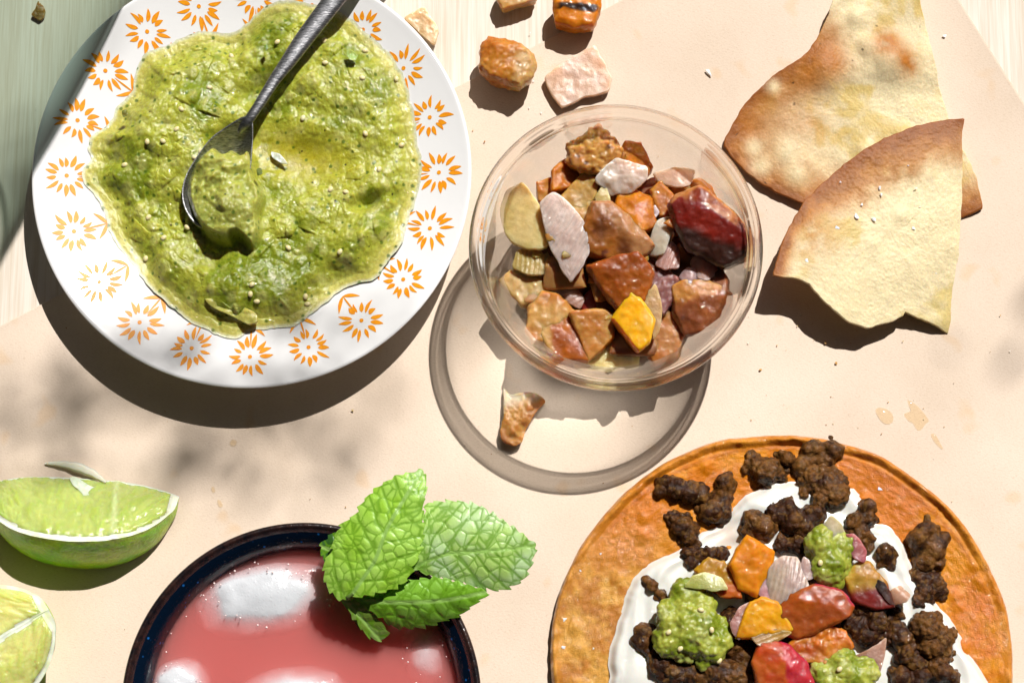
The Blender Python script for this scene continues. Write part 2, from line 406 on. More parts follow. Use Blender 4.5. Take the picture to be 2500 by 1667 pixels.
# ------------------------------------------------------------------ green salsa
SAL = [(1040, 10), (1130, 0), (1210, 20), (1330, 60), (1400, 120), (1450, 170), (1520, 240), (1560, 330), (1580, 420), (1600, 520), (1612, 620), (1600, 720), (1560, 830), (1530, 930), (1480, 1000), (1430, 1060), (1330, 1085), (1260, 1130), (1200, 1180), (1130, 1230), (1050, 1250), (960, 1255), (900, 1290), (830, 1275), (750, 1240), (680, 1200), (620, 1140), (560, 1090), (510, 1020), (460, 960), (410, 880), (390, 800), (355, 740), (318, 690), (312, 645), (345, 600), (330, 540), (370, 490), (420, 440), (450, 390), (500, 330), (520, 260), (560, 195), (640, 170), (700, 130), (780, 105), (860, 110), (920, 90), (980, 45)]
sal = smooth_curve(wp(fA(SAL), .015), 14)
_n = (sal-sal.mean(0))/np.linalg.norm(sal-sal.mean(0), axis=1)[:, None]; sal = sal+_n*(.0014*fbm(P3(sal), .007, 3, 17)+.0006*fbm(P3(sal), .002, 2, 18))[:, None]
def apos(x, y, z=.016): return w(x*.6376, y*.6376, z)
def gauss(xy, x, y, rx, ry=None, ang=0):
    c = apos(x, y); ry = ry or rx; k = .6376*PX; q = (xy-c)/k; ca, sa = math.cos(ang), math.sin(ang)
    u = q[:, 0]*ca+q[:, 1]*sa; v = -q[:, 0]*sa+q[:, 1]*ca
    return np.exp(-(u/rx)**2-(v/ry)**2)
MOUND = smooth_curve(wp(fA([(815, 550), (850, 575), (880, 550), (915, 580), (945, 560), (972, 600), (975, 660), (1010, 740), (995, 820), (1000, 880), (968, 950), (905, 900), (870, 925), (800, 900), (748, 850), (722, 790), (712, 720), (730, 650), (770, 590)]), .02), 4)
def inside_dist(poly, xy):
    """signed distance to a polygon, positive inside"""
    A = np.asarray(poly); B = np.roll(A, -1, 0); dm = np.full(len(xy), 9.); ins = np.zeros(len(xy), bool)
    for a, b in zip(A, B):
        e = b-a; t = np.clip(((xy-a)@e)/(e@e+1e-18), 0, 1); dm = np.minimum(dm, np.hypot(*(xy-a-t[:, None]*e).T))
        c = ((a[1] > xy[:, 1]) != (b[1] > xy[:, 1])) & (xy[:, 0] < (b[0]-a[0])*(xy[:, 1]-a[1])/(b[1]-a[1]+1e-18)+a[0]); ins ^= c
    return np.where(ins, dm, -dm)
def zsalsa(xy, d, r):
    p = P3(xy); wp_ = p+.003*np.column_stack([fbm(p, .008, 2, 31), fbm(p, .008, 2, 32), 0*d])
    base = zplate(np.hypot(*(xy-pc).T))
    lvl = .0135+ZP
    cov = ss(d, .0005, .013)
    pool = gauss(xy, 1130, 590, 210, 95, -.15)
    lump = .0024*fbm(p, .018, 2, 3)+.0005*fbm(p, .006, 2, 9)
    f1, f2, cid = worley(p*np.array((1, 1, .5)), .0042, 4); chunky = ss(.8-f1, 0, .6)*(cid > .5)*cid*.0008
    f1b, f2b, cb = worley(p, .0085, 14); chunky += ss(.7-f1b, 0, .45)*(cb > .7)*.0011
    f1c, f2c, cc_ = worley(p, .0017, 24); chunky += (ss(.85-f1c, 0, .7)*cc_-.2)*.00034
    fine = .00032*fbm(p, .0018, 3, 21)*ss(d, 0, .004)
    rough = (lump+chunky)*(1-.93*pool)*ss(d, .001, .009)
    top = np.maximum(base+.0003+.0006*ss(d, 0, .004), base*(1-cov)+(np.maximum(lvl, base+.0042))*cov)
    z = top+rough+fine*(1-.9*pool)
    z -= .0032*pool
    z += .003*gauss(xy, 1300, 330, 190, 150)+.0022*gauss(xy, 640, 480, 170, 240)+.003*gauss(xy, 1400, 900, 150, 120)+.002*gauss(xy, 900, 1100, 300, 90)
    z -= .0055*gauss(xy, 1400, 770, 60, 26, .3)+.005*gauss(xy, 1000, 330, 90, 45, .5)+.0008*gauss(xy, 700, 790, 40, 110, -.1)+.0022*gauss(xy, 840, 965, 140, 50, .2)
    z -= .0014*gauss(xy, 1200, 430, 150, 45, -.2)+.0014*gauss(xy, 530, 760, 110, 50, -.3)+.0014*gauss(xy, 1300, 860, 120, 50, .3)
    # the heap scooped up on the spoon
    dm = inside_dist(MOUND, xy); zm = .0205+ZP+.0022*fbm(wp_, .0065, 3, 41)+.0006*fbm(p, .002, 2, 42)
    zm = zm+.002*gauss(xy, 890, 800, 90, 70)-.003*gauss(xy, 880, 570, 70, 40)+.0016*gauss(xy, 850, 700, 60, 130, .2)-.002*gauss(xy, 745, 760, 30, 110, -.1)
    z = z+(zm-z)*ss(dm, -.0005, .0022)
    cav = gauss(xy, 888, 520, 68, 42, .3); z -= .008*cav
    return np.maximum(z, base+.0004)
V, F, d, r = polar_sheet(sal, apos(960, 640), 270, 820, zsalsa, power=.62)
pN = V.copy(); xy = V[:, :2]
g = fbm(pN, .012, 3, 51); g2 = fbm(pN, .0035, 3, 52)
f1, f2, cid = worley(pN*np.array((1, 1, .6)), .0042, 4)
c = mix((.35, .365, .04), (.18, .225, .012), ss(g+.5*g2, -.25, .5))
c = mix(c, (.42, .42, .13), ss(.7-f1, 0, .45)*(cid > .5)*.6)
c = mix(c, (.44, .36, .014), gauss(xy, 1130, 590, 210, 95, -.15)*.75)
c = mix(c, (.56, .50, .13), ss(d, .008, .001)*.75); c = mix(c, (.72, .70, .55), ss(d, .0018, .0001)*.75)
c = mix(c, (.34, .36, .085), ss(inside_dist(MOUND, xy), -.001, .002)*.6)
f1, f2, ci2 = worley(pN, .0026, 77); c = mix(c, (.07, .13, .008), (ss(.30-f1, 0, .1)*(ci2 > .62))*.85)
f1, f2, ci3 = worley(pN, .0040, 78); c = mix(c, (.015, .018, .008), (ss(.10-f1, 0, .03)*(ci3 > .62)))
salsa = empty("salsa", (pc[0], pc[1], .008), "chunky green tomatillo salsa spread over the flowered plate", "salsa")
mesh_obj("sauce", V, F, M_SALSA, c, parent=salsa)
def zat(xy, V_=V): return V_[np.argmin(((V_[:, :2]-xy)**2).sum(1)), 2]
def add_seed(x, y, par, z, rng, col=(.66, .58, .30), s=1.0):
    a = rng.uniform(0, 6.28); v = ICO[0]*np.array((.00115, .00085, .0006))*s; v = np.column_stack([v[:, 0]*math.cos(a)-v[:, 1]*math.sin(a), v[:, 0]*math.sin(a)+v[:, 1]*math.cos(a), v[:, 2]])
    return mesh_obj("seed", v+np.array((x, y, z)), ICO[1], M_SEED, col, parent=par)
rng = random.Random(8)
for (x, y) in [(768, 580), (745, 603), (676, 495), (1158, 447), (965, 1090), (958, 1125), (980, 1148), (543, 970), (1262, 715), (1322, 728), (1387, 300), (1395, 183), (1240, 150), (1398, 508), (1535, 540), (1163, 1120), (1170, 1148), (565, 545), (625, 543), (695, 420), (710, 860), (1060, 155), (1515, 290), (800, 330), (470, 620), (620, 900), (1100, 940), (1300, 960), (880, 200), (1450, 640), (1245, 240), (560, 820)]:
    p = apos(x, y, .018); add_seed(p[0], p[1], salsa, zat(p)+.0003, rng)
# slices of cooked tomatillo skin and onion lying in the salsa
def flake(name, outl, f, z, bend, colr, matl, parent=None, th=.0009, seed=1, tilt=(0, 0), nr=18, nt=90, rough=.0008, colf=None):
    o_ = soft_poly(wp(f(outl), z)); c_ = o_.mean(0); R_ = np.abs(o_-c_).max()
    def zz(xy, d, r):
        q = (xy-c_)/R_; p = P3(xy)
        return z+bend*(q[:, 0]*.6+q[:, 1]*.8)**2+tilt[0]*q[:, 0]+tilt[1]*q[:, 1]+rough*fbm(p, .004, 3, seed)*2
    V, F, d, r = polar_sheet(o_, c_, nr, nt, zz, thick=th, edge=.06)
    cc = np.tile(np.array(colr), (len(V), 1))*(1+.18*fbm(V, .005, 3, seed+3))[:, None] if colf is None else colf(V, (V[:, :2]-c_)/R_, d)
    return mesh_obj(name, V, F, matl, cc, parent=parent)
flake("tomatillo_slice", [(780, 1140), (850, 1150), (920, 1170), (985, 1200), (990, 1235), (950, 1245), (900, 1215), (840, 1190), (795, 1165)], fA, .0150, .001, (.42, .40, .09), M_SALSA, salsa, th=.0018)
flake("onion_sliver", [(1035, 575), (1075, 590), (1105, 630), (1080, 625), (1040, 600)], fA, .0150, .0004, (.66, .67, .56), M_ONION, salsa, th=.0008, seed=7)
flake("herb_fleck", [(1325, 195), (1345, 190), (1370, 210), (1360, 235), (1335, 230)], fA, .0205, .0004, (.30, .42, .13), M_SALSA, salsa, th=.0005, seed=8)
flake("herb_fleck", [(1010, 175), (1022, 168), (1027, 185), (1018, 195)], fA, .0198, 0, (.06, .16, .01), M_SALSA, salsa, th=.0005, seed=9)
flake("herb_fleck", [(980, 645), (1000, 640), (1006, 665), (985, 675)], fA, .0236, 0, (.07, .13, .02), M_SALSA, salsa, th=.0005, seed=10)
flake("herb_fleck", [(465, 425), (485, 418), (490, 440), (470, 450)], fA, .0190, 0, (.10, .16, .03), M_SALSA, salsa, th=.0005, seed=11)

# ------------------------------------------------------------------ spoon
m, N, L, B = mat("worn_steel"); B.inputs["Metallic"].default_value = 1
tc = N.new("ShaderNodeTexCoord"); mp = N.new("ShaderNodeMapping"); mp.inputs["Rotation"].default_value = (0, 0, -.95); mp.inputs["Scale"].default_value = (500, 2500, 900)
L.new(tc.outputs["Object"], mp.inputs[0]); n = noise_node(N, L, 1, 4, vec=mp.outputs[0])
r_ = N.new("ShaderNodeValToRGB"); r_.color_ramp.elements[0].color = (.11, .115, .125, 1); r_.color_ramp.elements[1].color = (.5, .5, .52, 1); r_.color_ramp.elements[0].position = .3; r_.color_ramp.elements[1].position = .75
L.new(n.outputs[0], r_.inputs[0]); L.new(r_.outputs[0], B.inputs["Base Color"]); B.inputs["Roughness"].default_value = .42
L.new(bump_node(N, L, n.outputs[0], .5, .0003), B.inputs["Normal"]); M_STEEL = m
sp0 = apos(958, 452, .021)
spoon = empty("spoon", (sp0[0], sp0[1], .012), "dark steel spoon resting on the plate with a scoop of green salsa", "spoon")
path, wid = [], []
for x, y, z, wd_ in [(915, 505, 17.5, 2.0), (945, 470, 20.6, 3.6), (985, 412, 21.8, 3.6), (1050, 310, 22.3, 4.2), (1105, 235, 22.6, 5.4), (1165, 150, 22.9, 6.5), (1290, -15, 24.2, 7.4), (1420, -190, 26, 8.4), (1540, -350, 28, 9.2), (1600, -430, 29, 8), (1625, -462, 29.4, 3)]:
    q = apos(x, y, z*MM); path.append((q[0], q[1], z*MM)); wid.append(wd_*MM)
path = smooth_curve(path, 6, closed=False); wid = np.interp(np.linspace(0, 1, len(path)), np.linspace(0, 1, len(wid)), wid)
tg = np.gradient(path, axis=0); tg /= np.linalg.norm(tg, axis=1)[:, None]
sd = np.cross(tg, (0, 0, 1)); sd /= np.linalg.norm(sd, axis=1)[:, None]; upv = np.cross(sd, tg)
sec = [(-1, 0), (-.92, .5), (-.5, .95), (0, 1.08), (.5, .95), (.92, .5), (1, 0), (.85, -.55), (.4, -.9), (0, -1), (-.4, -.9), (-.85, -.55)]
ns = len(sec); V = np.array([path[i]+sd[i]*a*wid[i]/2+upv[i]*b*min(wid[i]*.26, .0015) for i in range(len(path)) for a, b in sec])
F = [(i*ns+j, i*ns+(j+1) % ns, (i+1)*ns+(j+1) % ns, (i+1)*ns+j) for i in range(len(path)-1) for j in range(ns)]+[tuple(range(ns)), tuple(range((len(path)-1)*ns, len(path)*ns))]
mesh_obj("handle", V, F, M_STEEL, parent=spoon)
SB = smooth_curve(wp(fA([(968, 462), (940, 452), (900, 470), (850, 500), (815, 525), (770, 575), (715, 660), (694, 730), (705, 800), (750, 860), (810, 870), (880, 830), (930, 750), (958, 660), (968, 570), (972, 500)]), .019), 5)
bc = apos(840, 660, .017); sdir = np.array((.37, .93)); sdir /= np.linalg.norm(sdir)
def zspoon(xy, d, r): s = ((xy-bc)@sdir)/.02; return ZP+.0182+.0016*s-.0075*(1-r**2.2)+.0012*ss(s, .6, 1.2)*r
V, F, d, r = polar_sheet(SB, bc, 24, 96, zspoon, thick=.0009, edge=.05, power=1)
mesh_obj("spoon_bowl", V, F, M_STEEL, parent=spoon)
# ------------------------------------------------------------------ cut pieces of food
POT = (.43, .22, .046); TAN = (.42, .245, .065); GLZ = (.37, .108, .006); ORG = (.54, .185, .005); YEL = (.70, .36, .004); BRN = (.13, .035, .007); SKIN = (.10, .026, .010); CHAR = (.035, .014, .007)
PINK = (.46, .29, .235); PALE = (.43, .31, .095); WHT = (.50, .42, .31); MAR = (.13, .008, .005); CRIM = (.30, .016, .035); PUR = (.30, .13, .10)
def colours(V, N, s, seed):
    """albedo of a piece: two mottled tones, then an optional second half, a skinned side and charred spots"""
    c0 = V.mean(0); R = np.abs(V[:, :2]-c0[:2]).max(); q = (V-c0)/R
    c = mix(s["c1"], s.get("c2", s["c1"]), ss(fbm(V, s.get("sc", .007), 3, seed, .5), -.5, .5))
    c = c*(1+.15*fbm(V, .0025, 3, seed+21))[:, None]
    if "half" in s:
        dx, dy, off, wd_, cc = s["half"]; t = q[:, 0]*dx+q[:, 1]*dy+.12*fbm(V, .004, 2, seed+5)
        c = mix(np.zeros(3), np.ones(3), ss(t, off-wd_, off+wd_))*np.asarray(cc)+c*(1-ss(t, off-wd_, off+wd_))[:, None]
    if s.get("fib", True):
        a_ = seed*1.7; u_ = np.column_stack([(q[:, 0]*math.cos(a_)+q[:, 1]*math.sin(a_))*R*.18, (-q[:, 0]*math.sin(a_)+q[:, 1]*math.cos(a_))*R, q[:, 2]*R*.5]); c = c*(1+.10*fbm(u_, .0014, 2, seed+40))[:, None]
    if s.get("band"):
        for y0, w0 in ((-.10, .10), (.62, .10)):
            tb = np.abs(q[:, 1]-y0+.10*q[:, 0]+.10*fbm(V, .003, 2, seed+7)); t = ss(tb, w0+.06, w0-.02)*ss(np.abs(q[:, 0]+.1*fbm(V, .004, 2, 3)), 1.1, .7); c = c*(1-t)[:, None]+np.array((.03, .010, .004))*t[:, None]
    if "skin" in s:
        dx, dy, dz, th, cc = s["skin"]; n_ = np.array((dx, dy, dz), float); n_ /= np.linalg.norm(n_)
        t = ss(N@n_+.12*fbm(V, .003, 2, seed+6), th-.12, th+.12); c = c*(1-t)[:, None]+np.asarray(cc)*t[:, None]*(1+.35*fbm(V, .0016, 3, seed+2))[:, None]
    if "char" in s:
        a, cc = s["char"]; t = ss(fbm(V, .0035, 3, seed+9), a+.14, a+.45)*.85; c = c*(1-t)[:, None]+np.asarray(cc)*t[:, None]
    return c
def cut(name, label, cat, f, outl, z, th, s, seed, matl=None, group=None, tilt=(0, 0), top=.93, bot=.90, ridge=(), vox=.00042, rough=.00022, jig=.05, lump=.0004, parent=None, grow=1.17):
    """a knife-cut chunk: hull of a top, a middle and a bottom ring, so it has flat faces and edges"""
    rg = random.Random(seed); P = wp(f(outl), z); c = P.mean(0); P = c+(P-c)*grow; R = np.abs(P-c).max(); pts = []
    for p in P:
        q = (p-c)/R; t = tilt[0]*q[0]+tilt[1]*q[1]
        pts.append((*p, z+t-th*.16))
        pts.append((*(c+(p-c)*top*rg.uniform(.94, 1.06)), z+t+rg.uniform(-jig, jig)*th))
        pts.append((*(c+(p-c)*bot*rg.uniform(.93, 1.05)), z+t*.3-th))
    for x, y, h in ridge:
        pts.append((*wp(f([(x, y)]), z+h)[0], z+h))
    V, F, N = remesh([hull(pts)], vox, 3)
    V = V+N*(lump*fbm(V, .0045, 2, seed)+rough*fbm(V, .0014, 3, seed+1)+.0003*(fbm(V, .0028, 2, seed+4)))[:, None]
    o = mesh_obj(name, V, F, matl or M_VEG, colours(V, N, s, seed), parent=parent)
    return tag(o, label, cat, group)
def petal(name, label, cat, f, outl, z, bend, s, seed, th=.0016, tilt=(0, 0), dirn=(1, 0), stripe=None, matl=None, group=None, rough=.0002):
    """a curved layer of onion: a bent slab with its own thickness"""
    o_ = soft_poly(wp(f(outl), z), 9, 3); o_ = o_.mean(0)+(o_-o_.mean(0))*1.08; o_ = o_+.0004*np.column_stack([fbm(P3(o_), .003, 2, seed), fbm(P3(o_), .003, 2, seed+1)]); c_ = (o_.max(0)+o_.min(0))/2*.3+o_.mean(0)*.7; R_ = np.abs(o_-c_).max()
    dn = np.array(dirn, float); dn /= np.linalg.norm(dn)
    def zz(xy, d, r):
        q = (xy-c_)/R_; sw = (.00011*np.sin((q@np.array((-stripe[1], stripe[0])))*R_*2*math.pi/.0016+2.5*fbm(P3(xy, z), .006, 2, seed)) if stripe else 0); return z+sw-bend*(q@dn)**2+tilt[0]*q[:, 0]+tilt[1]*q[:, 1]+rough*fbm(P3(xy), .004, 3, seed)*2
    V, F, d, r = polar_sheet(o_, c_, 26, 130, zz, thick=th, edge=.045)
    c = mix(s["c1"], s.get("c2", s["c1"]), ss(fbm(V, .007, 3, seed), -.4, .4))
    q = (V[:, :2]-c_)/R_
    if stripe:
        st = q@np.array((-stripe[1], stripe[0])); k = .5+.5*np.sin(st*R_*2*math.pi/.0016+2.5*fbm(V, .006, 2, seed)); c = c*(1-.22*k)[:, None]
    if "half" in s:
        dx, dy, off, wd_, cc = s["half"]; t = ss(q[:, 0]*dx+q[:, 1]*dy, off-wd_, off+wd_); c = c*(1-t)[:, None]+np.asarray(cc)*t[:, None]
    o = mesh_obj(name, V, F, matl or M_ONION, c)
    return tag(o, label, cat, group)

# ------------------------------------------------------------------ glass bowl
bwc = w(1503.5, 600.4, .041)
RB = (w(1100+1617*.47198, 600, .041)[0]-w(1100+94*.47198, 600, .041)[0])/2
k = RB/47.7e-3*MM
bp = smooth_curve([(0, 1.4), (20, 1.3), (25, .9), (27, 0), (29, .2), (31.5, 3), (36, 12), (41.8, 27), (44.2, 34), (44.7, 36.0), (44.4, 36.8), (43.8, 37.2), (43.1, 36.8), (42.2, 33.8), (38.6, 26.5), (33.4, 13), (29, 6.2), (24, 4.3), (12, 3.9), (0, 3.8)], 4, closed=False)*np.array((k, MM))
bp[:, 0] = np.maximum(bp[:, 0], 1e-6); bp[:, 1] += ZP
m, N, L, B = mat("clear_glass")
B.inputs["Transmission Weight"].default_value = 1; B.inputs["IOR"].default_value = 1.46; B.inputs["Roughness"].default_value = 0.0; B.inputs["Base Color"].default_value = (.975, .965, .955, 1)
RIMF = .38; gb = B; out = N["Material Output"]; tr = N.new("ShaderNodeBsdfTransparent"); tr.inputs[0].default_value = (.95, .93, .905, 1)
lw = N.new("ShaderNodeLayerWeight"); lw.inputs["Blend"].default_value = .5
mr = N.new("ShaderNodeMapRange"); mr.inputs["From Min"].default_value = .1; mr.inputs["From Max"].default_value = .7; mr.inputs["To Min"].default_value = RIMF; mr.inputs["To Max"].default_value = 1
L.new(lw.outputs["Facing"], mr.inputs["Value"]); ms = N.new("ShaderNodeMixShader"); L.new(mr.outputs[0], ms.inputs[0]); L.new(tr.outputs[0], ms.inputs[1]); L.new(gb.outputs[0], ms.inputs[2]); L.new(ms.outputs[0], out.inputs["Surface"])
M_GLASS = m
m2 = M_GLASS.copy(); m2.name = "clear_glass_wall"; nt2 = m2.node_tree
mr2 = nt2.nodes['Map Range']; mr2.inputs['From Min'].default_value = .25; mr2.inputs['From Max'].default_value = .95; mr2.inputs['To Min'].default_value = .05; mr2.inputs['To Max'].default_value = .9
nt2.nodes['Transparent BSDF'].inputs[0].default_value = (.985, .98, .97, 1)
root_b = empty("glass_bowl", (bwc[0], bwc[1], ZP), "x", "bowl")
V, F = lathe(bp, 220, bwc); bowl = mesh_obj("wall", V, F, m2, parent=root_b)
rp = smooth_curve([(43.4, 36.2), (44.4, 35.8), (45.6, 36.4), (46.9, 37.2), (47.7, 38.9), (47.5, 40.8), (46.6, 42.2), (45.5, 42.4), (44.9, 41.3), (44.4, 41.0), (44.0, 40.2), (43.5, 39.0), (43.2, 38.6), (43.0, 37.6), (43.0, 36.8)], 4)*np.array((k, MM)); rp[:, 1] += ZP
V, F = lathe(rp[::-1], 220, bwc, close=True); V, F = V, F[:, ::-1]
mesh_obj("rim", V, F, M_GLASS, parent=root_b)
tag(root_b, "small clear glass bowl filled with roasted vegetables and onion", "bowl")

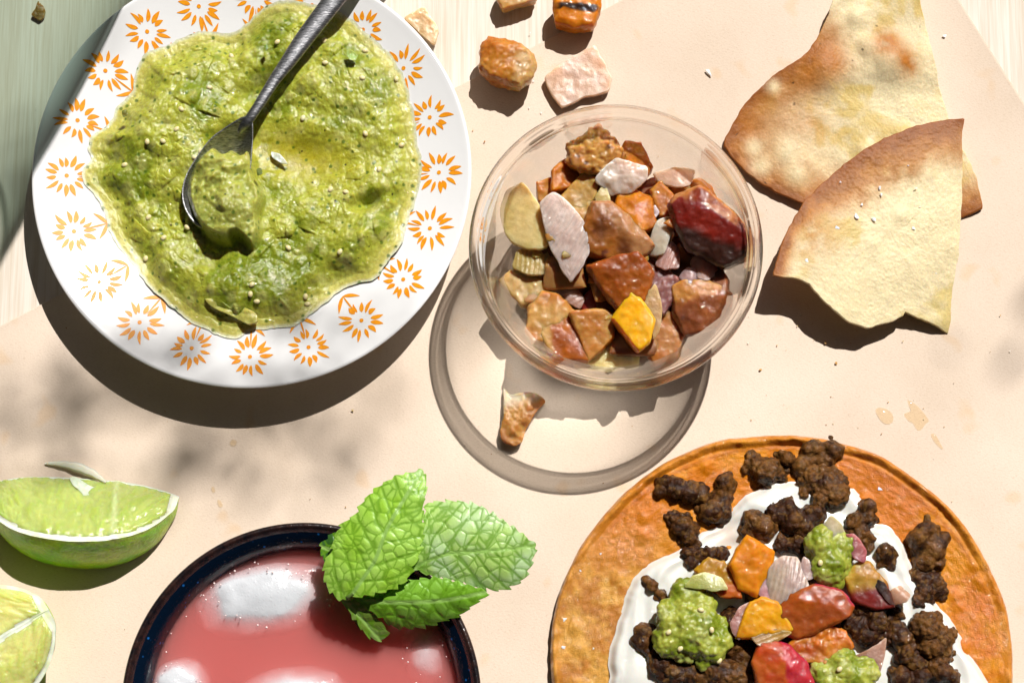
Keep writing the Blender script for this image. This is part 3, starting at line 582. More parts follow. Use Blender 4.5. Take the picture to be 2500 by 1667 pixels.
B_ = fB
BOWL = [
 # under layer first, then upwards
 ("cut", "potato_chunk", "rough knob of charred roast potato topping the heap in the glass bowl", "potato", [(620, 290), (650, 250), (700, 230), (760, 190), (830, 255), (870, 300), (850, 370), (760, 420), (680, 400), (620, 350)], 43, 13, dict(c1=POT, c2=(.42, .17, .04), char=(.12, (.07, .022, .012))), dict(rough=.0008, lump=.0014, ridge=[(760, 290, .002)])),
 ("cut", "squash_wedge", "orange squash wedge with thin red skin edge behind the top pink onion", "squash", [(860, 350), (910, 280), (985, 275), (1040, 380), (1000, 440), (920, 420)], 38, 10, dict(c1=ORG, c2=GLZ, skin=(1, .3, 0, .72, (.34, .09, .06))), dict(tilt=(-.0015, .001))),
 ("cut", "squash_cube", "orange squash cube tucked below left of the charred potato knob", "squash", [(530, 420), (600, 350), (660, 390), (690, 420), (610, 500), (530, 520)], 35, 11, dict(c1=ORG, c2=GLZ), dict(tilt=(-.0022, -.001))),
 ("cut", "potato_cube", "small browned potato cube above the pale round onion slice", "potato", [(450, 480), (520, 455), (535, 530), (520, 580), (460, 570)], 32, 9, dict(c1=POT, c2=GLZ), {}),
 ("cut", "squash_piece", "yellow squash piece under the rightmost pink onion in the bowl", "squash", [(1150, 490), (1290, 455), (1340, 500), (1370, 560), (1300, 600), (1180, 570)], 33, 9, dict(c1=YEL, c2=ORG, half=(-1, 0, .1, .2, GLZ)), dict(tilt=(.001, .001))),
 ("cut", "potato_chunk", "tan potato chunk left of centre below the glossy pink onion", "potato", [(565, 560), (690, 430), (750, 460), (750, 530), (720, 590), (620, 620)], 38.5, 11, dict(c1=TAN, c2=(.46, .25, .05), char=(.38, BRN)), dict(tilt=(.001, .0005))),
 ("cut", "potato_chunk", "small yellow tan potato wedged beside the striped onion petal", "potato", [(615, 620), (720, 575), (770, 600), (740, 680), (690, 700)], 37.5, 9, dict(c1=TAN, c2=POT, char=(.35, BRN)), {}),
 ("cut", "squash_cube", "tall glossy orange cube in the middle of the bowl", "squash", [(870, 530), (960, 515), (1040, 560), (1045, 620), (1055, 690), (980, 735), (900, 700), (865, 620)], 40, 13, dict(c1=GLZ, c2=ORG), dict(tilt=(-.0005, -.002), ridge=[(950, 590, .0015)])),
 ("cut", "potato_chunk", "big brown glazed potato chunk with tan skin at the bowl's centre", "potato", [(695, 710), (750, 595), (830, 590), (960, 700), (1030, 790), (980, 855), (830, 865), (715, 825)], 42.5, 14, dict(c1=(.30, .10, .012), c2=BRN, half=(.75, .66, .12, .1, (.36, .17, .065)), char=(.25, (.10, .02, .012))), dict(ridge=[(790, 650, .002), (930, 730, .002)], tilt=(0, .002))),
 ("cut", "potato_wedge", "large dark wedge with glossy deep red skin against the bowl's side", "potato", [(1150, 600), (1190, 560), (1300, 515), (1400, 590), (1465, 640), (1550, 755), (1540, 830), (1410, 880), (1370, 830), (1240, 800), (1180, 700)], 42, 13, dict(c1=(.20, .012, .005), c2=MAR, skin=(.2, 1, .55, .62, (.40, .16, .04)), half=(-.3, -1, .28, .12, (.035, .010, .006))), dict(ridge=[(1300, 590, .0030), (1440, 680, .0022)], tilt=(.0, .002))),
 ("cut", "potato_cube", "pale tan potato with a charred hollow at the bowl's left wall", "potato", [(265, 980), (320, 930), (430, 945), (480, 1000), (460, 1080), (370, 1098), (320, 1050)], 28.5, 10, dict(c1=(.46, .30, .115), c2=TAN, char=(.30, CHAR)), dict(tilt=(.001, 0))),
 ("cut", "potato_chunk", "golden roast potato lobe in the lower left of the bowl", "potato", [(400, 1230), (420, 1120), (480, 1050), (560, 1060), (630, 1140), (540, 1190), (480, 1280), (430, 1290)], 31, 11, dict(c1=(.47, .26, .075), c2=GLZ, char=(.40, BRN)), dict(lump=.0008)),
 ("cut", "tomato_piece", "small dark red piece sunk in the shade below the centre", "tomato", [(680, 1090), (750, 1010), (840, 1070), (860, 1140), (760, 1170), (690, 1140)], 27, 9, dict(c1=(.20, .014, .008), c2=MAR), {}),
 ("cut", "squash_chunk", "big five sided orange brown chunk above the bright yellow cube", "squash", [(725, 910), (830, 870), (960, 855), (1010, 900), (1040, 950), (990, 1070), (870, 1110), (775, 990)], 42, 12, dict(c1=(.34, .09, .007), c2=(.24, .055, .006), char=(.42, BRN)), dict(ridge=[(800, 920, .0012), (1000, 930, .0015)], tilt=(.0005, .0018))),
 ("cut", "squash_cube", "bright yellow squash cube on the near side of the bowl", "squash", [(845, 1175), (900, 1095), (935, 1060), (985, 1085), (1050, 1185), (1025, 1290), (970, 1330), (925, 1275)], 41.5, 10, dict(c1=YEL, c2=(.82, .40, .006), skin=(-.7, -.7, 0, .55, (.62, .16, .01))), dict(tilt=(.0012, .0004), top=.9, jig=.03, lump=.0001, rough=.0001)),
 ("cut", "squash_cube", "orange brown glazed cube in the bowl's bottom left", "squash", [(500, 1180), (640, 1180), (690, 1250), (700, 1385), (540, 1380), (480, 1260)], 31, 11, dict(c1=GLZ, c2=(.30, .07, .006), half=(-.9, -.1, .5, .1, (.46, .26, .08))), dict(tilt=(0, -.0006))),
 ("cut", "potato_cube", "tan potato cube between the orange brown cube and the yellow one", "potato", [(630, 1160), (790, 1140), (840, 1170), (835, 1270), (780, 1330), (720, 1378), (690, 1270)], 33.5, 11, dict(c1=(.45, .24, .065), c2=(.40, .15, .025), skin=(1, -.3, 0, .6, GLZ)), dict(tilt=(-.0005, .0012))),
 ("cut", "potato_cube", "browned potato cube right of the bright yellow squash near the rim", "potato", [(1040, 1300), (1090, 1160), (1150, 1160), (1200, 1240), (1170, 1370), (1060, 1400), (1030, 1350)], 29, 11, dict(c1=(.40, .18, .06), c2=GLZ, char=(.36, BRN)), dict(tilt=(.0008, 0))),
 ("cut", "potato_chunk", "large reddish brown chunk in the bowl's lower right", "potato", [(1160, 1020), (1210, 990), (1310, 990), (1390, 1020), (1440, 1060), (1425, 1190), (1310, 1225), (1220, 1240), (1170, 1150)], 35, 14, dict(c1=(.30, .09, .018), c2=(.20, .055, .016), half=(-.3, 1, .25, .12, (.46, .2, .045)), char=(.32, (.10, .025, .012))), dict(ridge=[(1290, 1060, .002)], tilt=(0, .001))),
 ("cut", "potato_cube", "small red brown glazed cube above the lower right chunk", "potato", [(1340, 980), (1400, 920), (1440, 980), (1440, 1050), (1380, 1030)], 35.5, 9, dict(c1=(.34, .10, .02), c2=BRN), {}),
 ("cut", "onion_chunk", "purple brown onion chunk in the gap right of the big orange chunk", "onion", [(1020, 980), (1100, 920), (1180, 980), (1140, 1100), (1100, 1150), (1060, 1080)], 34, 10, dict(c1=(.22, .085, .075), c2=(.13, .045, .04)), {}),
 ("cut", "squash_cube", "glazed amber cube just left of the dark red wedge", "squash", [(1040, 520), (1090, 480), (1160, 560), (1150, 650), (1080, 640)], 37.5, 10, dict(c1=(.44, .2, .03), c2=GLZ, char=(.35, BRN)), {}),
 ("petal", "onion_petal", "glossy pink onion layer just below the charred potato knob", "onion", [(750, 460), (800, 405), (855, 358), (930, 375), (1012, 400), (1010, 450), (975, 490), (930, 522), (830, 525)], 43, .0030, dict(c1=(.62, .42, .34), c2=(.66, .50, .42)), dict(dirn=(.3, 1), tilt=(0, .002), rough=.0005)),
 ("petal", "onion_petal", "pale pink onion layer lying over the yellow squash", "onion", [(1055, 420), (1150, 400), (1262, 410), (1255, 450), (1230, 490), (1170, 497), (1090, 470)], 39.5, .002, dict(c1=(.64, .40, .29), c2=(.58, .38, .30)), dict(dirn=(1, .2), tilt=(.001, .001))),
 ("petal", "onion_slice", "broad pale yellow slice standing at the bowl's left side", "onion", [(263, 610), (290, 530), (370, 485), (430, 560), (490, 660), (503, 800), (450, 815), (390, 808), (320, 770), (275, 700)], 37, .0018, dict(c1=(.56, .42, .15), c2=(.60, .46, .2), half=(0, 1, .62, .12, (.42, .27, .09))), dict(dirn=(1, .3), th=.003, tilt=(.003, .001))),
 ("petal", "onion_petal", "long pointed pinkish onion petal with fine stripes left of centre", "onion", [(465, 600), (500, 565), (540, 540), (610, 590), (690, 690), (712, 830), (670, 910), (620, 977), (570, 890), (515, 790)], 43, .0035, dict(c1=(.66, .50, .44), c2=(.58, .41, .36)), dict(dirn=(.85, .5), stripe=(.55, .83, 38), tilt=(.001, .002))),
 ("petal", "onion_slice", "narrow translucent onion slice upright at the very centre", "onion", [(745, 560), (800, 480), (830, 590), (860, 640), (840, 660), (780, 600)], 40.5, .0015, dict(c1=(.55, .40, .18), c2=PALE), {}),
 ("petal", "onion_petal", "milky white onion piece left of the dark red wedge", "onion", [(1013, 832), (1060, 690), (1130, 655), (1172, 690), (1120, 790), (1110, 840), (1060, 845)], 41, .003, dict(c1=(.50, .42, .34), c2=WHT), dict(dirn=(1, .4), th=.0025, tilt=(0, .001))),
 ("petal", "onion_slice", "pale onion block under the striped petal at the left wall", "onion", [(328, 915), (345, 830), (440, 822), (540, 825), (572, 900), (540, 945), (400, 947)], 32.5, .001, dict(c1=(.56, .40, .2), c2=PALE), dict(th=.004, stripe=(.1, 1, 14))),
 ("petal", "onion_petal", "curled white onion layer deep in the bowl below the striped petal", "onion", [(520, 1040), (600, 985), (660, 1030), (690, 1080), (665, 1130), (590, 1085)], 29, .0030, dict(c1=(.52, .40, .36), c2=(.42, .25, .2)), dict(dirn=(.5, 1), stripe=(.8, .5, 16))),
 ("petal", "onion_slice", "thin cream onion slice leaning on the bright yellow cube", "onion", [(985, 1080), (1025, 1045), (1060, 1008), (1085, 1080), (1095, 1130), (1088, 1220), (1045, 1285), (1050, 1180)], 40, .002, dict(c1=(.48, .32, .14), c2=(.42, .25, .1)), dict(th=.002, tilt=(.001, .001))),
 ("petal", "onion_slice", "translucent onion slice flat against the near wall of the bowl", "onion", [(645, 1405), (700, 1370), (780, 1330), (860, 1282), (970, 1330), (968, 1430), (820, 1452), (660, 1440)], 25, .0012, dict(c1=(.52, .40, .14), c2=(.56, .43, .2)), dict(th=.003)),
 ("petal", "onion_petal", "small purple tinged onion below the dark red wedge", "onion", [(1240, 880), (1290, 830), (1360, 850), (1392, 920), (1330, 985), (1280, 965)], 37, .003, dict(c1=(.42, .24, .20), c2=(.50, .31, .27)), dict(dirn=(1, 0), th=.002)),
 ("petal", "onion_petal", "rosy onion sliver right of the big orange chunk", "onion", [(1062, 895), (1100, 830), (1140, 780), (1182, 825), (1182, 910), (1110, 925)], 37.5, .002, dict(c1=(.50, .28, .24), c2=PUR), dict(th=.002, stripe=(.4, .9, 14))),
 ("petal", "onion_petal", "violet onion curl half hidden in the lower right of the heap", "onion", [(1180, 960), (1230, 915), (1280, 930), (1285, 985), (1230, 1000)], 36.5, .002, dict(c1=(.42, .26, .25), c2=(.36, .18, .15)), dict(th=.002)),
 ("petal", "onion_petal", "tiny lilac onion bit beside the tall orange cube", "onion", [(1035, 620), (1060, 590), (1082, 630), (1050, 665)], 38.5, .001, dict(c1=(.56, .36, .34)), dict(th=.0015)),
]
for i, (kind, nm, lab, cat, out, z, x, s, kw) in enumerate(BOWL):
    z = 18.5+(z-25)*.70 if "dark wedge" not in lab else 34.5
    if kind == "cut": cut(nm, lab, cat, B_, out, z*MM+ZP, x*MM, s, 100+i, group="vegetables heaped in the glass bowl", **kw)
    else: petal(nm, lab, cat, B_, out, z*MM+ZP, x, s, 100+i, group="vegetables heaped in the glass bowl", **kw)
# the lower layer that carries the heap, seen only in the gaps
rng = random.Random(3)
for lz, n, rad in ((8, 6, 17), (12, 9, 23), (17, 12, 25), (21, 9, 17)):
    for q in range(n):
        a = 2*math.pi*q/n+rng.uniform(-.3, .3)+lz; rr = rad*MM*(1 if q % 3 else .45)
        c0 = bwc+rr*np.array((math.cos(a), math.sin(a)))
        pts = [(c0[0]+rng.uniform(-1, 1)*.009, c0[1]+rng.uniform(-1, 1)*.009, ZP+(lz+rng.uniform(-5, 5))*MM) for _ in range(16)]
        V, F, N = remesh([hull(pts)], .0007, 3)
        s = dict(c1=rng.choice((GLZ, BRN, (.40, .2, .06), (.30, .09, .02), PUR, PALE)), c2=rng.choice((BRN, GLZ, (.36, .17, .06))))
        tag(mesh_obj("vegetable_piece", V, F, M_VEG, colours(V, N, s, 300+q)), "brown glazed vegetable piece in the lower layer of the glass bowl", "vegetable", "vegetables in the lower layer of the bowl")

# small scraps lodged between the pieces
PV = []
for o in COL.objects:
    if o.get("group") == "vegetables heaped in the glass bowl":
        v = np.zeros(len(o.data.vertices)*3, np.float32); o.data.vertices.foreach_get("co", v); PV.append(v.reshape(-1, 3)+np.array(o.location))
PV = np.vstack(PV); rng = random.Random(21)
for q in range(34):
    a, rr = rng.uniform(0, 6.28), 33*MM*math.sqrt(rng.random()); c0 = bwc+rr*np.array((math.cos(a), math.sin(a)))+np.array((.002, .001))
    nb = PV[((PV[:, :2]-c0)**2).sum(1) < .0016**2]
    zt_ = (nb[:, 2].mean()*.6+nb[:, 2].max()*.4) if len(nb) else ZP+.018
    sx, sy, sz = rng.uniform(.0016, .0036), rng.uniform(.0012, .0026), rng.uniform(.0006, .0016)
    pts = [(c0[0]+rng.uniform(-1, 1)*sx, c0[1]+rng.uniform(-1, 1)*sy, zt_+rng.uniform(-.6, 1)*sz) for _ in range(10)]
    V, F, N = remesh([hull(pts)], .00035, 2)
    s = dict(c1=rng.choice((GLZ, PALE, PINK, BRN, POT, ORG)), c2=rng.choice((GLZ, BRN, TAN)))
    tag(mesh_obj("vegetable_scrap", V, F, M_VEG, colours(V, N, s, 340+q)), "tiny glazed scrap of vegetable lodged between pieces in the glass bowl", "vegetable", "scraps between the bowl's pieces")

# ------------------------------------------------------------------ bits scattered on the paper and table
S_ = fS
cut("potato_cube", "golden browned potato cube on the paper's edge right of the plate", "potato", S_, [(462, 420), (480, 290), (520, 232), (600, 250), (700, 290), (770, 340), (785, 400), (760, 470), (700, 530), (630, 500), (520, 470)], ZP+.0115, .011, dict(c1=(.46, .19, .022), c2=(.40, .13, .014), half=(1, -.3, .35, .1, (.48, .29, .10))), 501, top=.85, ridge=[(560, 300, .0015)], lump=.0008, rough=.0004)
cut("squash_piece", "orange squash piece with two black char bands at the top edge", "squash", S_, [(935, 60), (945, -30), (1020, -90), (1150, -80), (1205, -20), (1200, 60), (1165, 140), (1050, 150), (950, 115)], ZP+.0105, .0105, dict(c1=(.60, .2, .006), c2=(.52, .15, .004), band=True), 502, top=.86, ridge=[(1080, 20, .0006)])
o = bpy.context.scene.objects[-1] if False else None
petal("onion_piece", "flat pale pink onion square lying beside the glass bowl", "onion", S_, [(868, 490), (960, 420), (1060, 362), (1180, 295), (1220, 380), (1282, 495), (1260, 570), (1180, 600), (1110, 608), (1060, 640), (975, 680), (920, 590)], ZP+.0030, -.0004, dict(c1=(.60, .41, .32), c2=(.60, .37, .24)), 503, th=.0026, dirn=(.5, -.5), rough=.00015, tilt=(0, 0))
petal("onion_piece", "translucent yellowish onion scrap half under the plate's rim", "onion", S_, [(-30, 120), (20, 85), (95, 50), (130, 110), (182, 190), (155, 280), (120, 260), (60, 200)], ZP+.0026, .0002, dict(c1=(.60, .43, .25), c2=(.58, .38, .19)), 504, th=.002, rough=.0004)
cut("potato_cube", "tan potato scrap cut off by the top of the photo", "potato", S_, [(565, -20), (580, -70), (780, -80), (800, -10), (700, 12), (600, 48)], ZP+.006, .006, dict(c1=(.52, .33, .15), c2=POT), 505)
# the brown vegetable peel in the bowl's shadow
petal("vegetable_peel", "shrivelled brown vegetable peel lying in the bowl's shadow", "peel", FZ(.38265, 1000, 850), [(600, 250), (640, 300), (760, 280), (865, 335), (790, 420), (740, 500), (715, 590), (660, 612), (600, 580), (585, 530), (605, 440)], ZP+.0035, .0022, dict(c1=(.40, .20, .05), c2=(.30, .12, .025), half=(-.4, 1, .45, .3, (.50, .42, .30))), 506, th=.0014, dirn=(1, -.4), rough=.0007, matl=M_VEG)
petal("herb_scrap", "small olive brown scrap on the wood at the top left corner", "scrap", FZ(.2551), [(295, 145), (345, 90), (370, 15), (415, 60), (430, 110), (410, 165), (375, 192)], .0016, .0006, dict(c1=(.26, .17, .04), c2=(.2, .13, .03)), 507, th=.0008, rough=.0004, matl=M_VEG)
# salt and crumbs
def salt(x, y, z, sc, seed, label, group):
    rg = random.Random(seed); c = w(x, y, z); pts = [(c[0]+rg.uniform(-1, 1)*sc*MM, c[1]+rg.uniform(-1, 1)*sc*MM, z+rg.uniform(0, .35)*sc*MM) for _ in range(9)]
    V, F = hull(pts); return tag(mesh_obj("salt_flake", V, F, M_SALT, (.80, .77, .73), smooth=False), label, "salt", group)
salt(1730, 178, ZP, 1.35, 1, "lone white salt flake on the paper between bowl and chips", "salt flakes")
salt(2306, 90, ZP, .8, 2, "tiny salt flake near the paper's far right edge", "salt flakes")
for i, (x, y) in enumerate([(790, 520), (770, 210), (1195, 610), (1075, 590), (1230, 620), (840, 720), (760, 690)]):
    q = S_([(x, y)])[0]; salt(q[0], q[1], ZP, .35, 20+i, "tiny salt crumb scattered on the paper above the glass bowl", "salt crumbs above the bowl")
# juice drops
m, N, L, B = mat("clear_juice"); N.remove(B); out = N["Material Output"]
tr = N.new("ShaderNodeBsdfTransparent"); tr.inputs[0].default_value = (.99, .94, .84, 1); gl = N.new("ShaderNodeBsdfGlossy"); gl.inputs["Roughness"].default_value = .05
ms = N.new("ShaderNodeMixShader")
L.new(schlick(N, L), ms.inputs[0]); L.new(tr.outputs[0], ms.inputs[1]); L.new(gl.outputs[0], ms.inputs[2]); L.new(ms.outputs[0], out.inputs["Surface"]); M_JUICE = m
FD = FZ(.2551, 2000, 900); FE = FZ(.5102, 0, 780)
def drop(label, f, outl, h):
    o_ = smooth_curve(wp(f(outl), ZP), 5); c_ = o_.mean(0)
    V, F, d, r = polar_sheet(o_, c_, 12, 48, lambda xy, d, r: ZP-.0002+h*np.sqrt(np.maximum(1-r**2, 0))+.0001*fbm(P3(xy), .002, 2, 3), power=.6)
    tag(mesh_obj("juice_drop", V, F, M_JUICE), label, "drop", "juice drops on the paper")
drop("rounded amber juice drop with a bright glint beyond the tostada", FD, [(540, 400), (575, 370), (650, 385), (700, 430), (712, 485), (690, 520), (640, 525), (590, 490)], .0011)
drop("ragged smear of juice right of the rounded amber drop", FD, [(830, 300), (880, 310), (960, 370), (1050, 490), (1020, 525), (980, 580), (940, 585), (900, 520), (850, 490), (815, 430), (880, 395)], .0007)
drop("narrow tapering juice streak below the ragged smear", FD, [(1070, 625), (1110, 625), (1150, 690), (1190, 775), (1150, 745), (1100, 690)], .0006)
drop("clear round water drop on the paper below the plate", FE, [(1100, 585), (1115, 572), (1132, 580), (1128, 598), (1108, 598)], .0012)
drop("small wet drop above the drinking glass, upper of two", FE, [(1012, 800), (1024, 800), (1030, 822), (1018, 820)], .0009)
drop("small elongated wet drop above the drinking glass, lower of two", FE, [(1040, 862), (1055, 865), (1066, 890), (1050, 892)], .0009)

# ------------------------------------------------------------------ tortilla chips
def chip(label, outl, f, ctrl, colf, seed, blist=(), zmid=.008, th=.0016):
    P = []
    o0 = f(outl)
    for i in range(len(o0)):
        a, b = np.array(o0[i][:2], float), np.array(o0[(i+1) % len(o0)][:2], float); n = max(1, int(np.linalg.norm(b-a)/9))
        P += [a+(b-a)*k/n for k in range(n)]
    P = np.array(P); zc = quadfit([(*w(*f([(x, y)])[0], z*MM), z*MM) for x, y, z in ctrl])
    # the outline is put at the height each point really has
    xy = w(P[:, 0], P[:, 1], zmid)
    for _ in range(3): xy = np.array([w(p[0], p[1], float(zc(q[None])[0])) for p, q in zip(P, xy)])
    rg = np.random.default_rng(seed); xy = xy+.00042*np.column_stack([fbm(P3(xy), .002, 2, seed), fbm(P3(xy), .002, 2, seed+1)])
    c_ = xy.mean(0)
    def bl(q): return sum(h*np.exp(-((q-w(*f([(x, y)])[0], zmid))**2).sum(1)/(r*PX*.574)**2) for x, y, r, h in blist)
    def zz(q, d, r): p = P3(q); f1, f2, ci = worley(p, .0125, seed+11); return zc(q)+bl(q)+.0013*ss(.46-f1, 0, .44)*ss(ci, .55, .75)+.0011*fbm(p, .014, 2, seed)+.00011*fbm(p, .0025, 3, seed+3)+.00012*fbm(p, .0009, 2, seed+5)
    V, F, d, r = polar_sheet(xy, c_, 110, 460, zz, thick=th, edge=.012, power=.7)
    inv = lambda x, y: w(*f([(x, y)])[0], zmid)
    o = mesh_obj("tortilla_chip", V, F, M_CHIP, colf(V, d, inv)); return tag(o, label, "chip", "tortilla chips"), zc
CP, CG, CB = (.70, .59, .36), (.38, .145, .020), (.23, .068, .009)
def near(V, pts):
    """distance to a polyline in the table plane"""
    dm = np.full(len(V), 9.)
    for a, b in zip(pts[:-1], pts[1:]):
        e = b-a; t = np.clip(((V[:, :2]-a)@e)/(e@e), 0, 1); dm = np.minimum(dm, np.hypot(*(V[:, :2]-a-t[:, None]*e).T))
    return dm
def colB(V, d, inv):
    n = fbm(V, .012, 3, 61); n2 = fbm(V, .003, 3, 62); c = mix(CP, (.56, .42, .15), ss(n+.3*n2, .0, .5))
    arc = near(V, [inv(*p) for p in [(560, 220), (400, 320), (260, 460), (200, 600), (250, 690), (380, 790), (540, 870), (760, 900), (1000, 930), (1300, 890)]])
    t = ss(arc+.005*n+.003*n2, .023, .003); c = mix(np.zeros(3), np.ones(3), t)*np.array(CG)+c*(1-t)[:, None]
    t2 = ss(arc+.0025*n+.002*n2, .0075, .0005); c = c*(1-t2)[:, None]+np.array(CB)*t2[:, None]
    for x, y, r_, k in ((650, 260, 80, .9), (570, 300, 60, .7), (900, 185, 75, .9), (985, 270, 55, .95), (960, 215, 50, .6), (560, 330, 60, .6), (560, 520, 120, .5), (330, 560, 130, .5)):
        g = np.exp(-((V[:, :2]-inv(x, y))**2).sum(1)/(r_*.574*PX)**2)*k*(1+.5*n2); g = np.clip(g, 0, 1); c = c*(1-g)[:, None]+np.array((.38, .135, .018))*g[:, None]
    for x, y, r_ in ((480, 640, 55), (520, 730, 50), (370, 690, 45), (340, 610, 40), (420, 360, 30)):
        g = np.clip(np.exp(-((V[:, :2]-inv(x, y))**2).sum(1)/(r_*.574*PX)**2)*.8, 0, 1); c = c*(1-g)[:, None]+np.array(CP)*g[:, None]
    f1, f2, ci = worley(V, .005, 9); c = c*(1-.7*(f1 < .09)*(ci > .55))[:, None]
    return c*(1+.15*n2)[:, None]
chip("tortilla chip with two toasted blisters, partly under the other chip",
     [(668, 0), (640, 90), (590, 180), (560, 225), (500, 270), (420, 315), (350, 380), (290, 440), (245, 520), (212, 580), (205, 620), (235, 665), (300, 735), (370, 790), (450, 830), (530, 865), (640, 895), (780, 915), (950, 930), (1120, 935), (1220, 925), (1305, 890), (1280, 760), (1245, 680), (1180, 560), (1130, 400), (1085, 200), (1040, 0), (1000, -120), (860, -150), (720, -90)], fC,
     [(668, 0, 8), (1040, 0, 6), (860, -150, 12), (560, 225, 5), (205, 610, 4), (370, 790, 3), (530, 865, 2.6), (950, 930, 2.4), (1305, 890, 2.2), (1130, 400, 4), (700, 500, 6), (900, 250, 6.5)], colB, 71,
     [(635, 290, 95, .0026), (920, 250, 105, .0036), (480, 640, 60, .0009), (520, 730, 50, .0009)])
def colA(V, d, inv):
    n = fbm(V, .011, 3, 63); n2 = fbm(V, .003, 3, 64); c = mix(CP, (.58, .46, .19), ss(n+.3*n2, .1, .6))
    arc = near(V, [inv(*p) for p in [(1235, 500), (1080, 520), (880, 590), (700, 710), (560, 840), (460, 1010), (415, 1170)]])
    wdt = 1.0-.75*ss(near(V, [inv(415, 1170), inv(480, 1020)]), .03, .0)
    t = ss(arc/np.maximum(wdt, .2)+.004*n+.003*n2, .021, .009); c = c*(1-t*.9)[:, None]+np.array((.38, .145, .020))*(t*.95)[:, None]
    t2 = ss(arc/np.maximum(wdt, .2)+.003*n+.002*n2, .0125, .002)*.9; c = c*(1-t2)[:, None]+np.array((.23, .07, .010))*t2[:, None]
    t3 = ss(arc+.001*n2, .003, .0004); c = c*(1-t3)[:, None]+np.array(CB)*t3[:, None]
    g = np.clip(np.exp(-((V[:, :2]-inv(560, 1000))**2).sum(1)/(150*.574*PX)**2)*.5*(1+n2), 0, 1); c = c*(1-g)[:, None]+np.array(CG)*g[:, None]
    return c*(1+.13*n2)[:, None]
A_, zA = chip("broken tortilla chip with a wide browned arc edge, on top of the other",
     [(1228, 503), (1160, 505), (1080, 518), (990, 545), (900, 580), (800, 635), (700, 710), (620, 780), (545, 855), (500, 930), (460, 1010), (430, 1090), (413, 1172), (480, 1180), (530, 1188), (570, 1210), (590, 1240), (640, 1290), (690, 1335), (740, 1370), (815, 1395), (870, 1380), (930, 1365), (965, 1345), (975, 1328), (1030, 1352), (1090, 1380), (1155, 1420), (1168, 1370), (1175, 1250), (1200, 1100), (1215, 900), (1222, 700), (1218, 580)], fC,
     [(1228, 503, 8.5), (990, 545, 9.0), (700, 710, 9.5), (460, 1010, 13.5), (413, 1172, 16), (590, 1240, 13.5), (815, 1395, 9.5), (975, 1328, 6), (1155, 1420, 1.8), (1200, 1100, 5), (1222, 700, 7), (850, 1000, 13)], colA, 72)
for i, (x, y, s_) in enumerate([(770, 920, 1.1), (840, 932, 1.1), (687, 965, .9), (878, 830, 1.0), (870, 800, .7), (558, 1108, .8), (1012, 972, .7), (1040, 880, .6), (1105, 1160, .6), (990, 705, .5), (1020, 800, .6), (700, 775, .45), (790, 870, .5)]):
    q = fC([(x, y)])[0]; zc_ = float(zA(w(q[0], q[1], .01)[None])[0]); salt(q[0], q[1], zc_+.0003, s_, 40+i, "white salt flake on the broken front tortilla chip", "salt flakes on the front chip")
